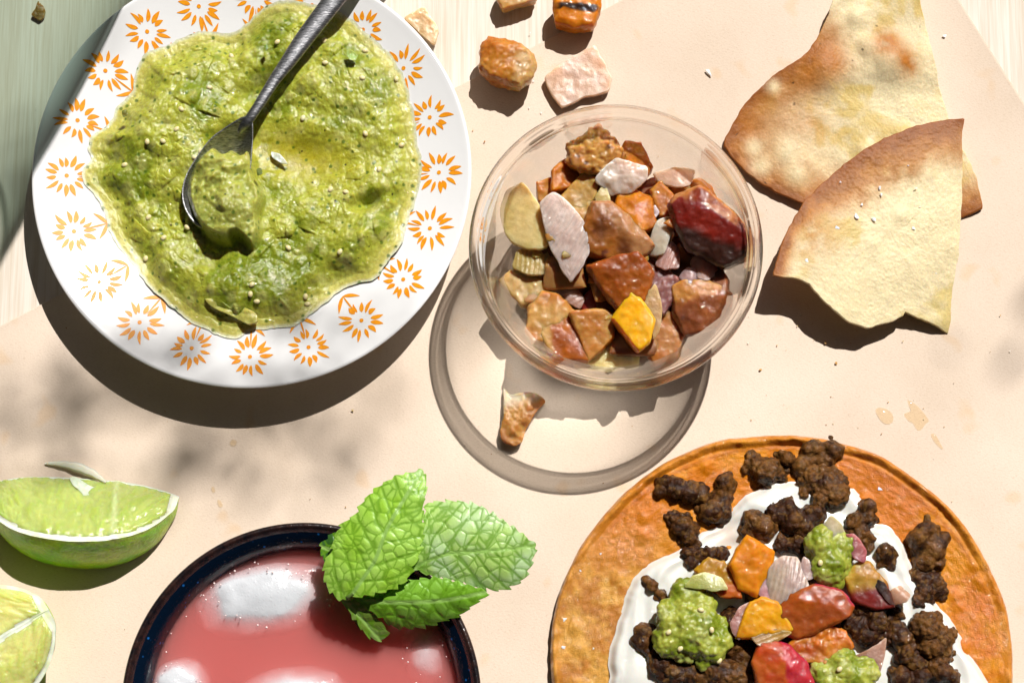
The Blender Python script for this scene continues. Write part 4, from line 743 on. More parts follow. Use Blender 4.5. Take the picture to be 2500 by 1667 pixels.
# ------------------------------------------------------------------ lime wedges
def lime(label, mid_px, mz, rotz, f0, f1, Lh, R, lift, seed, memb, tone):
    """a wedge between two planes through the lime's long axis; angles f0..f1 seen along the axis"""
    c = w(*mid_px, mz); root = empty("lime_wedge", (c[0], c[1], ZP), label, "lime", "lime wedges on the paper")
    Rm = Matrix.Rotation(rotz, 3, 'Z')
    def put(V):
        V = np.array(V); fm = (f0+f1)/2 if f1-f0 < 1 else 0; V[:, 1:] += (.13*R*np.abs(V[:, 0]/Lh)**3)[:, None]*np.array((-math.cos(fm*.5), math.sin(fm*.3)))*(1. if f1-f0 < 1 else 0.); V = V @ np.array(Rm).T; return V+np.array((c[0], c[1], lift))
    def prof_(t): a = np.abs(t); return R*np.sqrt(np.maximum(1-a**2.3, 0))*(1-.10*a**6)+.0010*ss(a, .93, .99)*(a < .995)
    nT, nP, nR = 110, 44, 46
    t = np.sin(np.linspace(-1, 1, nT)*math.pi/2); s = prof_(t); s[0] = s[-1] = .0003
    ph = np.linspace(f0, f1, nP)
    X = np.repeat(t*Lh, nP); PH = np.tile(ph, nT); S = np.repeat(s, nP)
    def shell(off): return np.column_stack([X, -(S-off)*np.cos(PH), (S-off)*np.sin(PH)])
    V0 = shell(0); dim = worley(V0, .0013, seed)[0]; V0 = shell(.00016*(dim < .3)*1.0+.0004*fbm(V0, .006, 2, seed))
    i = np.arange(nT-1)[:, None]; j = np.arange(nP-1)[None, :]
    F = np.stack([i*nP+j, i*nP+j+1, (i+1)*nP+j+1, (i+1)*nP+j], -1).reshape(-1, 4)
    g = fbm(V0, .009, 3, seed+1); cr = mix((.26, .66, .002), (.50, .76, .004), ss(g, -.3, .4)); cr = mix(np.zeros(3), np.ones(3), ss(dim, .3, .1)*.35)*np.array((.48, .50, .04))+cr*(1-ss(dim, .3, .1)*.35)[:, None]
    e = ss(np.minimum(PH-f0, f1-PH)*R, .003, .0004)*.6; cr = cr*(1-e)[:, None]+np.array((.52, .56, .08))*e[:, None]
    mesh_obj("rind", put(V0.copy()), F, M_RIND, cr, parent=root)
    rho = np.linspace(0, 1, nR)
    for fa, sg in ((f1, 1), (f0, -1)):
        T = np.repeat(t, nR); RHO = np.tile(rho, nT); S2 = np.repeat(s, nR)
        inset = np.array((0, -math.cos(fa), math.sin(fa))); nrm = np.array((0, math.sin(fa), math.cos(fa)))*sg
        fm = (f0+f1)/2; ax_ = np.outer(0*R*ss(np.abs(T), .45, 1.0)*np.minimum(1, S2/(.34*R+1e-9)), (0, -math.cos(fm), math.sin(fm)))*(1.0 if f1-f0 < 1 else 0.0); V = np.column_stack([T*Lh, 0*T, 0*T])+ax_*(1-RHO)[:, None]+(RHO*S2)[:, None]*inset
        rimd = (1-RHO)*S2; axd = RHO*S2
        nz = fbm(V, .005, 3, seed+4); pth = np.maximum(ss(rimd+.0005*nz, .0025, .0014), ss(axd+.0006*nz, .0013, .0005)); pth = np.maximum(pth, ss(np.abs(T), .9, .95))
        mb = np.exp(-((T-memb-.12*(RHO-.5))/.028)**2)*.75 if memb is not None else 0*T
        ves = np.sin(T*90+6*fbm(V, .004, 2, seed+6))*.5+.5
        wf1, wf2, wci = worley(np.column_stack([T*Lh*(.55+.45*RHO)+.0008*nz, (RHO*S2)*.24, 0*T]), .0019, seed+8); ves2 = (wci-.5)*1.3-.5*ss(wf2-wf1, .25, 0)
        hgt = .0018*(1-pth)*np.sin(math.pi*np.clip(RHO, 0, 1))+.0005*(wci+ss(wf2-wf1, 0, .35))*(1-pth)+.0003*nz+.0004*mb
        V = V+nrm*hgt[:, None]
        cf = mix(tone, np.array(tone)*np.array((.80, .89, .68)), ss(ves2+.4*nz, -.5, .6)); cf = cf*(1-.6*mb)[:, None]+np.array((.66, .72, .48))*(.6*mb)[:, None]
        cp = mix((.72, .74, .60), (.66, .70, .42), ss(nz, 0, .5))
        i = np.arange(nT-1)[:, None]; j = np.arange(nR-1)[None, :]
        Fq = np.stack([i*nR+j, (i+1)*nR+j, (i+1)*nR+j+1, i*nR+j+1], -1).reshape(-1, 4)
        if sg < 0: Fq = Fq[:, ::-1]
        isp = (pth[Fq].mean(1) > .5)
        V = put(V)
        for nm, sel, mt, cc in (("pith", isp, M_PITH, cp), ("flesh", ~isp, M_FLESH, cf)):
            q = Fq[sel]; u, inv_ = np.unique(q, return_inverse=True)
            mesh_obj(nm, V[u], inv_.reshape(q.shape), mt, cc[u], parent=root)
    return root, put
l1, put1 = lime("plump lime wedge lying on a cut side with dark green rind, upper of the two", (208, 1168), .002, math.radians(-4.0), 0.0, math.radians(40), .0325, .0305, ZP+.0005, 5, .40, (.44, .51, .14))
# the torn strip of membrane along its ridge, and the flap on the cut face
def strip_part(name, pts, wid, parent, col, seed, mt=None):
    P = smooth_curve(pts, 6, closed=False); tgs = np.gradient(P, axis=0); sdv = np.cross(tgs, (0, 0, 1)); sdv /= np.linalg.norm(sdv, axis=1)[:, None]+1e-9
    ww = np.interp(np.linspace(0, 1, len(P)), np.linspace(0, 1, len(wid)), wid)*MM
    V, F = [], []
    for k in range(len(P)):
        for a, h in ((-1, 0), (-.4, .35), (.4, .35), (1, 0), (.4, -.35), (-.4, -.35)): V.append(P[k]+sdv[k]*a*ww[k]+np.array((0, 0, h*.0007)))
    for k in range(len(P)-1):
        for q in range(6): F.append((k*6+q, k*6+(q+1) % 6, (k+1)*6+(q+1) % 6, (k+1)*6+q))
    F += [tuple(range(6)), tuple(range(len(V)-6, len(V)))]
    V = np.array(V); V = V+.0003*np.column_stack([fbm(V, .003, 2, seed), fbm(V, .003, 2, seed+1), fbm(V, .003, 2, seed+2)])
    return mesh_obj(name, V, F, mt or M_PITH, col, parent=parent)
def lp(x, y, z): q = w(*fL([(x, y)])[0], z*MM); return (q[0], q[1], z*MM)
strip_part("membrane", [lp(280, 205, 1.5), lp(370, 205, 2.2), (lp(470, 228, 2.6)), lp(570, 265, 3.0), lp(655, 325, 5.2)], (.3, 1.0, 1.7, 1.5, .4), l1, (.66, .66, .54), 3)
flake('pith_flap', [(415, 285), (455, 275), (520, 320), (560, 345), (630, 365), (632, 395), (600, 400), (560, 420), (540, 435), (520, 400), (490, 370), (450, 340)], fL, .0068, .0004, (.62, .66, .48), M_PITH, l1, th=.0005, tilt=(-.0006, -.0042), seed=6)
l2, put2 = lime("bright lime wedge resting on its rind with both cut faces up, at the corner", (-108, 1622), .023, math.radians(31), math.radians(-164), math.radians(-16), .0345, .0225, ZP+.0225, 9, None, (.68, .66, .23))

# ------------------------------------------------------------------ drinking glass with its drink
ZR = .090
gc = w(693*1.06293, 1612*1.06293, ZR); RG = (w(1106*1.06293, 1612*1.06293, ZR)[0]-w(280*1.06293, 1612*1.06293, ZR)[0])/2
glass = empty("drinking_glass", (gc[0], gc[1], ZP), "thick dark blue glass tumbler of pink iced drink with mint", "glass")
m, N, L, B = mat("dark_blue_glass"); B.inputs["Base Color"].default_value = (.0015, .006, .016, 1); B.inputs["Roughness"].default_value = .15; B.inputs["Specular IOR Level"].default_value = .25; B.inputs["Coat Weight"].default_value = .0
vo = N.new("ShaderNodeTexVoronoi"); vo.inputs["Scale"].default_value = 520; tc = N.new("ShaderNodeTexCoord"); L.new(tc.outputs["Object"], vo.inputs["Vector"])
n = noise_node(N, L, 140, 4); o = bump_node(N, L, n.outputs[0], .5, .0012)
rv = N.new("ShaderNodeValToRGB"); rv.color_ramp.elements[0].position = .05; rv.color_ramp.elements[1].position = .2; L.new(vo.outputs["Distance"], rv.inputs[0])
L.new(bump_node(N, L, rv.outputs[0], .35, .0004, o), B.inputs["Normal"])
# seeds of cobalt blue show in the glass wall
vb = N.new("ShaderNodeTexVoronoi"); vb.inputs["Scale"].default_value = 330; L.new(tc.outputs["Object"], vb.inputs["Vector"])
rb = N.new("ShaderNodeValToRGB"); rb.color_ramp.elements[0].position = .06; rb.color_ramp.elements[0].color = (.01, .10, .34, 1); rb.color_ramp.elements[1].position = .16; rb.color_ramp.elements[1].color = (.0015, .006, .016, 1)
L.new(vb.outputs["Distance"], rb.inputs[0]); L.new(rb.outputs[0], B.inputs["Base Color"])
M_DARK = m
m, N, L, B = mat("brown_rim_glass"); B.inputs["Roughness"].default_value = .25
n = noise_node(N, L, 300, 5); rr_ = N.new("ShaderNodeValToRGB"); rr_.color_ramp.elements[0].color = (.004, .004, .006, 1); rr_.color_ramp.elements[1].color = (.03, .013, .010, 1); rr_.color_ramp.elements[0].position = .35; rr_.color_ramp.elements[1].position = .65
L.new(n.outputs[0], rr_.inputs[0]); L.new(rr_.outputs[0], B.inputs["Base Color"]); L.new(bump_node(N, L, n.outputs[0], .6, .0006), B.inputs["Normal"]); M_RIMG = m
k = RG/54.6e-3*MM
body = smooth_curve([(0, 0), (34, 0), (37, .8), (40, 5), (45, 30), (49.5, 60), (53.2, 84), (53.9, 87), (53.6, 88.6)], 4, closed=False)
inner = smooth_curve([(51.8, 88.8), (49.6, 87), (47.9, 84), (46.2, 74), (45, 60), (40, 30), (35, 10), (30, 7), (0, 6.5)], 4, closed=False)
rimp = smooth_curve([(53.6, 88.6), (54.4, 88.9), (54.6, 89.6), (54.2, 90.3), (53.4, 90.5), (52.6, 89.9), (51.8, 88.8)], 4, closed=False)
for nm, pf, mt in (("wall", body, M_DARK), ("inner_wall", inner, M_DARK), ("rim", rimp, M_RIMG)):
    pf = pf*np.array((k, MM)); pf[:, 0] = np.maximum(pf[:, 0], 1e-6); pf[:, 1] += ZP
    V, F = lathe(pf, 160, gc); mesh_obj(nm, V, F, mt, parent=glass)
# the drink: a closed body of cloudy pink liquid
m, N, L, B = mat("cloudy_pink_drink")
N.remove(B); out = N["Material Output"]
tr = N.new("ShaderNodeBsdfTransparent"); gl = N.new("ShaderNodeBsdfGlossy"); gl.inputs["Roughness"].default_value = .04
ms = N.new("ShaderNodeMixShader")
L.new(schlick(N, L), ms.inputs[0]); L.new(tr.outputs[0], ms.inputs[1]); L.new(gl.outputs[0], ms.inputs[2]); L.new(ms.outputs[0], out.inputs["Surface"])
vp = N.new("ShaderNodeVolumePrincipled"); vp.inputs["Color"].default_value = (.998, .50, .475, 1); vp.inputs["Density"].default_value = 270; vp.inputs["Anisotropy"].default_value = 0
L.new(vp.outputs[0], out.inputs["Volume"]); M_DRINK = m
ZL = .0815
rl = np.interp(ZL, np.array((74, 84))*MM, np.array((46.2, 47.9)))*k-.0002
dp = [(1e-6, ZL), (rl*.5, ZL), (rl*.95, ZL), (rl*.99, ZL+.0002), (rl, ZL+.0006), (rl-.001, ZL-.008), (rl-.004, ZL-.03), (rl-.006, ZL-.034), (1e-6, ZL-.034)]
V, F = lathe((np.array(dp)+np.array((0, ZP)))[::-1], 128, gc)
drink = mesh_obj("drink", V, F, M_DRINK); tag(drink, "cloudy pink iced drink filling the dark blue tumbler", "drink")
ZL += ZP
# ice
m, N, L, B = mat("frosted_ice"); B.inputs["Base Color"].default_value = (.57, .59, .62, 1); B.inputs["Roughness"].default_value = .2; B.inputs["Subsurface Weight"].default_value = .5; B.inputs["Subsurface Scale"].default_value = .006; B.inputs["Subsurface Radius"].default_value = (1, .9, .9); B.inputs["Coat Weight"].default_value = .4
vo = N.new("ShaderNodeTexVoronoi"); vo.inputs["Scale"].default_value = 850; tc = N.new("ShaderNodeTexCoord"); L.new(tc.outputs["Object"], vo.inputs["Vector"])
rv = N.new("ShaderNodeValToRGB"); rv.color_ramp.elements[0].position = .1; rv.color_ramp.elements[1].position = .35; L.new(vo.outputs["Distance"], rv.inputs[0])
n = noise_node(N, L, 260, 4); o = bump_node(N, L, n.outputs[0], .5, .0006)
L.new(bump_node(N, L, rv.outputs[0], .15, -.0004, o), B.inputs["Normal"]); M_ICE = m
def ice(label, cx, cy, rx, ry, ang, ztop, th, seed, sq=2.6):
    c = w(cx*1.06293, cy*1.06293, ZL); rg = random.Random(seed); u = ICO[0]; bm = None
    k_ = PX*1.06293*(1-ZL/D)
    d_ = (np.abs(u)**sq).sum(1)**(-1/sq); v = u*d_[:, None]*np.array((rx*k_, ry*k_, th/2))
    ca, sa = math.cos(ang), math.sin(ang); v = np.column_stack([v[:, 0]*ca-v[:, 1]*sa+c[0], v[:, 0]*sa+v[:, 1]*ca+c[1], v[:, 2]+ZL+ztop-th/2])
    V, F, N_ = remesh([(v, ICO[1])], .0007, 8); V = V+N_*(.0006*fbm(V, .007, 2, seed)+.0001*fbm(V, .0016, 2, seed))[:, None]
    tag(mesh_obj("ice_cube", V, F, M_ICE), label, "ice", "ice cubes in the pink drink")
ice("large white frosty ice cube floating left of the mint", 604, 1366, 172, 92, .15, .0013, .022, 1)
ice("ice cube at the left inner wall of the tumbler, cut by the photo's edge", 408, 1575, 74, 68, .3, .0012, .02, 2)
ice("ice cube in the tumbler's middle at the bottom edge of the photo", 668, 1616, 140, 92, .12, .0010, .022, 3)
ice("submerged ice cube near the right wall of the tumbler below the mint", 975, 1500, 55, 75, .2, -.0012, .02, 4)

# bubbles and meltwater beads on the drink
m, N, L, B = mat("bubble_skin"); B.inputs["Base Color"].default_value = (.86, .70, .68, 1); B.inputs["Roughness"].default_value = .05; B.inputs["Specular IOR Level"].default_value = .8; B.inputs["Coat Weight"].default_value = .6
rg = random.Random(31); items = []
for q in range(130):
    if q < 60: a = rg.uniform(0, 6.28); p_ = gc+(rl-rg.uniform(.0004, .002))*np.array((math.cos(a), math.sin(a)))
    else:
        cx, cy, rx, ry = rg.choice(((604, 1366, 160, 84), (604, 1366, 160, 84), (408, 1575, 68, 62), (668, 1616, 130, 84), (975, 1500, 55, 75))); a = rg.uniform(0, 6.28); f_ = rg.uniform(.6, 1.02)
        p_ = w((cx+rx*f_*math.cos(a))*1.06293, (cy+ry*f_*math.sin(a))*1.06293, ZL)
    if np.hypot(*(p_-gc)) > rl-.0004: continue
    r0 = rg.uniform(.00012, .00036); items.append(ball((p_[0], p_[1], ZL+(.0008 if q >= 60 else 0)), (r0, r0, r0)))
V, F = joinvf(items)
tag(mesh_obj("bubbles", V, F, m), "tiny bubbles along the glass and over the ice in the pink drink", "bubbles", kind="stuff")

# ------------------------------------------------------------------ mint sprig
def leaf_material():
    m, N, L, B = mat("mint_leaf")
    out = N["Material Output"]; at = N.new("ShaderNodeAttribute"); at.attribute_name = "Col"
    L.new(at.outputs["Color"], B.inputs["Base Color"]); B.inputs["Roughness"].default_value = .38; B.inputs["Specular IOR Level"].default_value = .6
    n = noise_node(N, L, 1800, 3); L.new(bump_node(N, L, n.outputs[0], .35, .0002), B.inputs["Normal"])
    tl = N.new("ShaderNodeBsdfTranslucent"); mx = N.new("ShaderNodeMix"); mx.data_type = 'RGBA'; mx.blend_type = 'MULTIPLY'; mx.inputs[0].default_value = 1
    L.new(at.outputs["Color"], mx.inputs[6]); mx.inputs[7].default_value = (1, 1, .25, 1); L.new(mx.outputs[2], tl.inputs[0])
    ms = N.new("ShaderNodeMixShader"); ms.inputs[0].default_value = .36; L.new(B.outputs[0], ms.inputs[1]); L.new(tl.outputs[0], ms.inputs[2]); L.new(ms.outputs[0], out.inputs["Surface"])
    return m
M_LEAF = leaf_material()
mq = w(*fM([(1250, 800)])[0], .094); mint = empty("mint_sprig", (mq[0], mq[1], .090), "fresh green mint sprig garnishing the rim of the dark tumbler", "mint")
def leaf(outl, rib, ctrl, seed, base=(.26, .52, .05), fold=.25, serr=1.0, zmid=.1, quilt=.3, nr=90, nt=420):
    o0 = smooth_curve(fM(outl), 4); P = np.array(o0); seg = np.hypot(*np.diff(np.vstack([P, P[:1]]), axis=0).T); s = np.concatenate([[0], np.cumsum(seg)[:-1]])
    # teeth along the border
    nn = 700; sN = np.linspace(0, s[-1]+seg[-1], nn, endpoint=False); px_ = np.interp(sN, np.append(s, s[-1]+seg[-1]), np.append(P[:, 0], P[0, 0])); py_ = np.interp(sN, np.append(s, s[-1]+seg[-1]), np.append(P[:, 1], P[0, 1]))
    zc = quadfit([(*w(*fM([(x, y)])[0], z*MM), z*MM) for x, y, z in ctrl])
    xy = w(px_, py_, zmid)
    for _ in range(3): xy = np.array([w(a, b, float(zc(q[None])[0])) for a, b, q in zip(px_, py_, xy)])
    rb = smooth_curve([w(*fM([(x, y)])[0], zmid) for x, y in rib], 10, closed=False)
    cen = xy.mean(0); ds = sN*PX
    tooth = (ds/.0042) % 1.0
    out_dir = (xy-cen)/np.linalg.norm(xy-cen, axis=1)[:, None]
    xy = xy+out_dir*((.5-tooth)*.00105*serr*(1+.4*np.sin(ds*700)))[:, None]
    cum = np.concatenate([[0], np.cumsum(np.hypot(*np.diff(rb, axis=0).T))])
    def coord(q):
        best = np.full(len(q), 9.); S = np.zeros(len(q)); T = np.zeros(len(q))
        for k in range(len(rb)-1):
            a, b = rb[k], rb[k+1]; e = b-a; le = np.linalg.norm(e); t = ((q-a)@e)/(le*le)
            t = np.clip(t, -9 if k == 0 else 0, 9 if k == len(rb)-2 else 1); dv = q-a-t[:, None]*e; dd = np.hypot(*dv.T)
            mk = dd < best; best = np.where(mk, dd, best); S = np.where(mk, cum[k]+t*le, S); T = np.where(mk, np.sign(e[0]*dv[:, 1]-e[1]*dv[:, 0])*dd, T)
        return S, T
    def veins(q):
        S, T = coord(q); A = np.abs(T)
        jit = fbm(np.column_stack([S, T, 0*S]), .006, 2, seed)
        ph = (S-.75*A-6*A*A+.0008*jit)/.0058+np.where(T > 0, .45, 0); dv = np.abs(ph-np.round(ph))*.0058*.75
        f1, f2, ci = worley(np.column_stack([S, T, 0*S+seed])+.0006*jit[:, None], .0031, seed); cell = (f2-f1)*.0031*.5
        return A, dv, cell, ci
    def zz(q, d, r):
        A, dv, cell, ci = veins(q); edge = ss(d, 0, .0015)
        bulge = ss(dv, 0, .0012)*.0004+ss(cell, 0, .0007)*.0006*(.6+.8*ci)
        return zc(q)+fold*A*.55+quilt*(bulge-.0005)*edge-.00015*ss(A, .0009, 0)+.0007*fbm(P3(q), .009, 2, seed)
    V, F, d, r = polar_sheet(xy, rb[len(rb)//2], nr, nt, zz, thick=.00035, edge=.01, power=.75)
    A, dv, cell, ci = veins(V[:, :2])
    vein = np.maximum(ss(dv, .00055, .00012)*.8, ss(cell, .00026, .00003)*.75)
    c = mix(np.array(base)*np.array((1.2, 1.1, 2.2)), base, ss(fbm(V, .006, 2, seed), -.4, .4)); c = c*(1-vein)[:, None]+np.array((.16, .38, .009))*vein[:, None]
    mr_ = ss(A, .0008, .0003); c = c*(1-mr_)[:, None]+np.array((.36, .60, .14))*mr_[:, None]
    mesh_obj("leaf", V, F, M_LEAF, c, parent=mint)
    return zc
leaf([(1080, 520), (1110, 480), (1170, 440), (1200, 470), (1180, 560), (1130, 610), (1095, 595)], [(1180, 560), (1080, 520)], [(1080, 520, 92), (1180, 450, 93), (1180, 560, 94), (1110, 600, 92), (1130, 520, 93)], 5, base=(.045, .15, .015), zmid=.093, nr=30, nt=140, fold=0)
leaf([(1190, 815), (1260, 815), (1330, 850), (1400, 925), (1452, 990), (1412, 1040), (1340, 1015), (1275, 935), (1230, 870)], [(1200, 820), (1300, 910), (1412, 1040)], [(1190, 815, 96), (1330, 850, 94), (1452, 990, 88.5), (1412, 1040, 87), (1275, 935, 91), (1230, 870, 94)], 6, base=(.24, .40, .05), zmid=.091, nr=40, nt=200)
leaf([(1240, 810), (1350, 790), (1520, 720), (1700, 690), (1850, 720), (2000, 775), (1950, 820), (1900, 860), (1830, 908), (1750, 930), (1680, 958), (1590, 970), (1480, 962), (1390, 900), (1300, 850)], [(1240, 815), (1500, 830), (1750, 820), (2000, 775)], [(1240, 810, 95), (1520, 720, 97), (1850, 720, 98), (2000, 775, 97), (1830, 908, 93), (1590, 970, 90), (1390, 900, 92), (1600, 830, 97.5)], 7, base=(.26, .56, .035), zmid=.095, fold=-.1)
leaf([(1590, 640), (1600, 560), (1640, 420), (1655, 300), (1700, 278), (1800, 272), (1930, 290), (2030, 345), (2100, 392), (2170, 440), (2230, 490), (2264, 516), (2245, 590), (2225, 650), (2190, 705), (2090, 760), (1960, 755), (1800, 710), (1700, 690)], [(1600, 625), (1750, 570), (1900, 553), (2080, 543), (2264, 516)], [(1590, 640, 97), (1655, 300, 99), (1930, 290, 101), (2264, 516, 100), (2190, 705, 97), (1960, 755, 96.5), (1700, 690, 96), (1900, 550, 102), (1750, 480, 101)], 8, base=(.52, .75, .22), zmid=.1, fold=.05)
leaf([(1190, 815), (1130, 770), (1097, 690), (1102, 600), (1135, 555), (1155, 470), (1195, 400), (1262, 350), (1300, 290), (1380, 205), (1500, 135), (1575, 118), (1646, 104), (1662, 220), (1642, 300), (1648, 420), (1632, 540), (1590, 640), (1540, 720), (1440, 768), (1330, 795), (1255, 805)], [(1235, 800), (1300, 715), (1380, 600), (1455, 420), (1550, 260), (1646, 104)], [(1235, 805, 97), (1097, 690, 98), (1155, 470, 99.5), (1380, 205, 103), (1646, 104, 104), (1648, 420, 103.5), (1540, 720, 101), (1380, 600, 103), (1455, 420, 104.5)], 9, base=(.40, .70, .06), zmid=.101, fold=-.08)
def mp_(x, y, z): q = w(*fM([(x, y)])[0], z*MM); return (q[0], q[1], z*MM)
strip_part("stem", [mp_(1300, 960, 80), mp_(1260, 880, 88), mp_(1235, 830, 94), mp_(1225, 805, 97.5), mp_(1260, 780, 99.5)], (.9, .9, .8, .7, .5), mint, (.22, .36, .08), 3, M_LEAF)
# ------------------------------------------------------------------ tostada
tcn = w(1795*1.06293, 1524*1.06293, .004); RT = (w(2320*1.06293, 1600, .004)[0]-w(1270*1.06293, 1600, .004)[0])/2
thv = np.arange(360)*2*math.pi/360
_rn = .007*fbm(np.column_stack([np.cos(thv), np.sin(thv), 0*thv])*.08, .012, 3, 96)
_out = tcn+(RT*(1+_rn+.012*np.sin(2*thv+1.1)+.006*np.sin(3*thv+.4)+.003*np.sin(7*thv)))[:, None]*np.column_stack([np.cos(thv), np.sin(thv)*1.03])
def tost_base(xy):
    q = xy-tcn; r = np.hypot(*q.T)/RT; a = np.arctan2(q[:, 1], q[:, 0])
    top = ss(a, .05, .6)*ss(a, 2.75, 2.2)
    return r, a, top
def zt(xy, d, rr):
    r, a, top = tost_base(xy); p = P3(xy)
    f1, f2, ci = worley(p, .0075, 15); z = ZP+.0034+.0010*ss(.5-f1, 0, .48)*ss(ci, .5, .7)+.0007*fbm(p, .02, 2, 81)+.0004*fbm(p, .0055, 3, 82)+.0003*fbm(p, .0016, 3, 83)
    dd = (1-rr)*RT
    jig = .0005*fbm(p, .02, 2, 84)
    lip = np.exp(-((dd+jig-.0015)/.0012)**2)
    z = z+lip*(.0005+.0008*top)*np.clip(1+1.1*fbm(p, .012, 2, 87)+.6*fbm(p, .003, 2, 88), .1, 2)-.0006*np.exp(-((dd+jig-.0034)/.0006)**2)*top*(.6+.8*fbm(p, .03, 2, 89))-.0012*ss(dd, .0009, 0)
    z += .0012*ss(dd, .02, 0)*(.35+.65*top)
    return z
V, F, d, r_ = polar_sheet(_out, tcn, 210, 620, zt, thick=.0013, edge=.008, power=.55)
rr, aa, top = tost_base(V[:, :2]); n = fbm(V, .012, 3, 85); n2 = fbm(V, .003, 3, 86); q = (V[:, :2]-tcn)/RT
c = mix((.52, .15, .003), (.60, .22, .008), ss(n+.5*n2, -.3, .4))
lf = ss(-q[:, 0]+.25*n, .28, .62)*ss(q[:, 1], .72, .3); c2 = mix((.56, .28, .05), (.40, .15, .018), ss(.6*n2+.7*n, -.25, .35)); c = c*(1-lf)[:, None]+c2*lf[:, None]
e = ss((1-rr)*RT+.0008*n2, .0040, .0004)*.6; c = c*(1-e)[:, None]+mix((.52, .22, .028), (.38, .135, .015), ss(n2, -.2, .3))*e[:, None]
gr = np.exp(-(((1-rr)*RT-.0036)/.0008)**2)*top*.5; c = c*(1-gr)[:, None]+np.array((.34, .085, .008))*gr[:, None]
tost = empty("tostada", (tcn[0], tcn[1], ZP), "round crisp fried tostada topped with sour cream, meat and vegetables", "tostada")
TV = V.copy(); mesh_obj("tortilla", V, F, M_TOSTADA, c, parent=tost)
T_ = fT
CR = [(372, 1307), (360, 1200), (395, 1080), (425, 960), (445, 880), (500, 790), (570, 728), (660, 688), (735, 655), (790, 580), (880, 540), (955, 480), (1000, 425), (1080, 385), (1160, 352), (1300, 350), (1420, 390), (1520, 365), (1585, 415), (1642, 462), (1640, 540), (1700, 555), (1765, 630), (1800, 710), (1830, 790), (1890, 880), (1945, 930), (2000, 1000), (2050, 1080), (2085, 1160), (2150, 1250), (2190, 1340), (2150, 1500), (1900, 1700), (1400, 1800), (900, 1750), (500, 1600), (375, 1450)]
cr = smooth_curve(wp(T_(CR), .006), 9); cr = cr+.0009*np.column_stack([fbm(P3(cr), .004, 3, 97), fbm(P3(cr), .004, 3, 98)])
def tpos(x, y, z=.006): return w(1300+x*.5102, 1000+y*.5102, z)
cc0 = tpos(1260, 1120)
def zcr(xy, d, r):
    p = P3(xy); q = xy-cc0; a = np.arctan2(q[:, 1], q[:, 0]); rad = np.hypot(*q.T)
    wv = p+.004*np.column_stack([fbm(p, .02, 2, 1), fbm(p, .02, 2, 2), 0*d])
    swirl = np.sin(rad*700+5*fbm(wv, .02, 2, 91)+1.2*np.sin(a*2))
    h = .0025*ss(d, 0, .0045)+.0004*swirl*ss(d, .001, .006)+.0016*fbm(wv, .011, 2, 92)*ss(d, 0, .004)
    h -= .0018*np.exp(-((xy-tpos(960, 590))**2).sum(1)/.009**2)
    return ZP+.0038+h+.0006*np.exp(-((d-.0022)/.0012)**2)
V, F, d, r = polar_sheet(cr, cc0, 150, 520, zcr, power=.6)
thin = np.exp(-((V[:, :2]-tpos(930, 600))**2).sum(1)/.006**2); c = mix((.67, .67, .63), (.68, .54, .43), np.maximum(thin*.6, ss(d, .0030, .0002)*.45))
crema = mesh_obj("sour_cream", V, F, M_CREMA, c); tag(crema, "thick white sour cream smeared in a ring on the tostada", "sour cream")
CV = V[:, :3]
def ztop(xy):
    """what lies under a point of the tostada: cream or bread"""
    ins = inside_dist(cr, np.atleast_2d(xy))[0]
    Q = CV if ins > 0 else TV[:len(TV)//2]
    return Q[np.argmin(((Q[:, :2]-xy)**2).sum(1)), 2]
KT = .5102*PX*.985
def blobs(name, label, cat, f, bl, dz, flat, mt, colf, seed, vox=.00045, sm=3, group=None, lump=.0010, crag=.0008, csc=.0024, fine=.0005, zbase=None, k=KT, grow=1.06, crumbs=False, grain=0.):
    if crumbs: grow = .95
    """one lump of soft food: several swellings fused into one skin, then crumbled"""
    items = []; rg = random.Random(seed)
    if crumbs: bl = list(bl)+[(b[0]+b[2]*rg.uniform(.7, .98)*math.cos(t_), b[1]+b[2]*rg.uniform(.7, .98)*math.sin(t_), b[2]*rg.uniform(.2, .5)) for b in bl for t_ in [rg.uniform(0, 6.28) for _ in range(7)]]
    for b in bl:
        x, y, r = b[:3]; zz_ = (ztop(tpos(x, y)) if zbase is None else zbase)+dz*MM+r*k*flat*.55+(b[3]*MM if len(b) > 3 else 0)
        p = w(*f([(x, y)])[0], zz_)
        items.append(ball((p[0], p[1], zz_), (r*k*grow*rg.uniform(.95, 1.1), r*k*grow*rg.uniform(.95, 1.1), r*k*flat)))
    V, F, N = remesh(items, vox, sm)
    f1, f2, ci = worley(V+.0006*np.column_stack([fbm(V, .003, 2, seed), fbm(V, .003, 2, seed+1), fbm(V, .003, 2, seed+2)]), csc, seed)
    V = V+N*(lump*fbm(V, .006, 2, seed+3)+crag*(ss(.75-f1, 0, .6)-.45)+fine*fbm(V, .0012, 3, seed+4)+grain*(ss(.85-worley(V, .0018, seed+31)[0], 0, .7)-.3))[:, None]
    return tag(mesh_obj(name, V, F, mt, colf(V, N, f1, ci, seed)), label, cat, group)
def col_meat(dark):
    def f(V, N, f1, ci, seed):
        n = fbm(V, .004, 3, seed+7); n2 = fbm(V, .0014, 3, seed+8)
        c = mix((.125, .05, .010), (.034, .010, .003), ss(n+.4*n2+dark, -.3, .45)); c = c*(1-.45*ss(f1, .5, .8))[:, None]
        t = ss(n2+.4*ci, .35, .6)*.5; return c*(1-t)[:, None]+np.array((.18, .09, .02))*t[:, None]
    return f
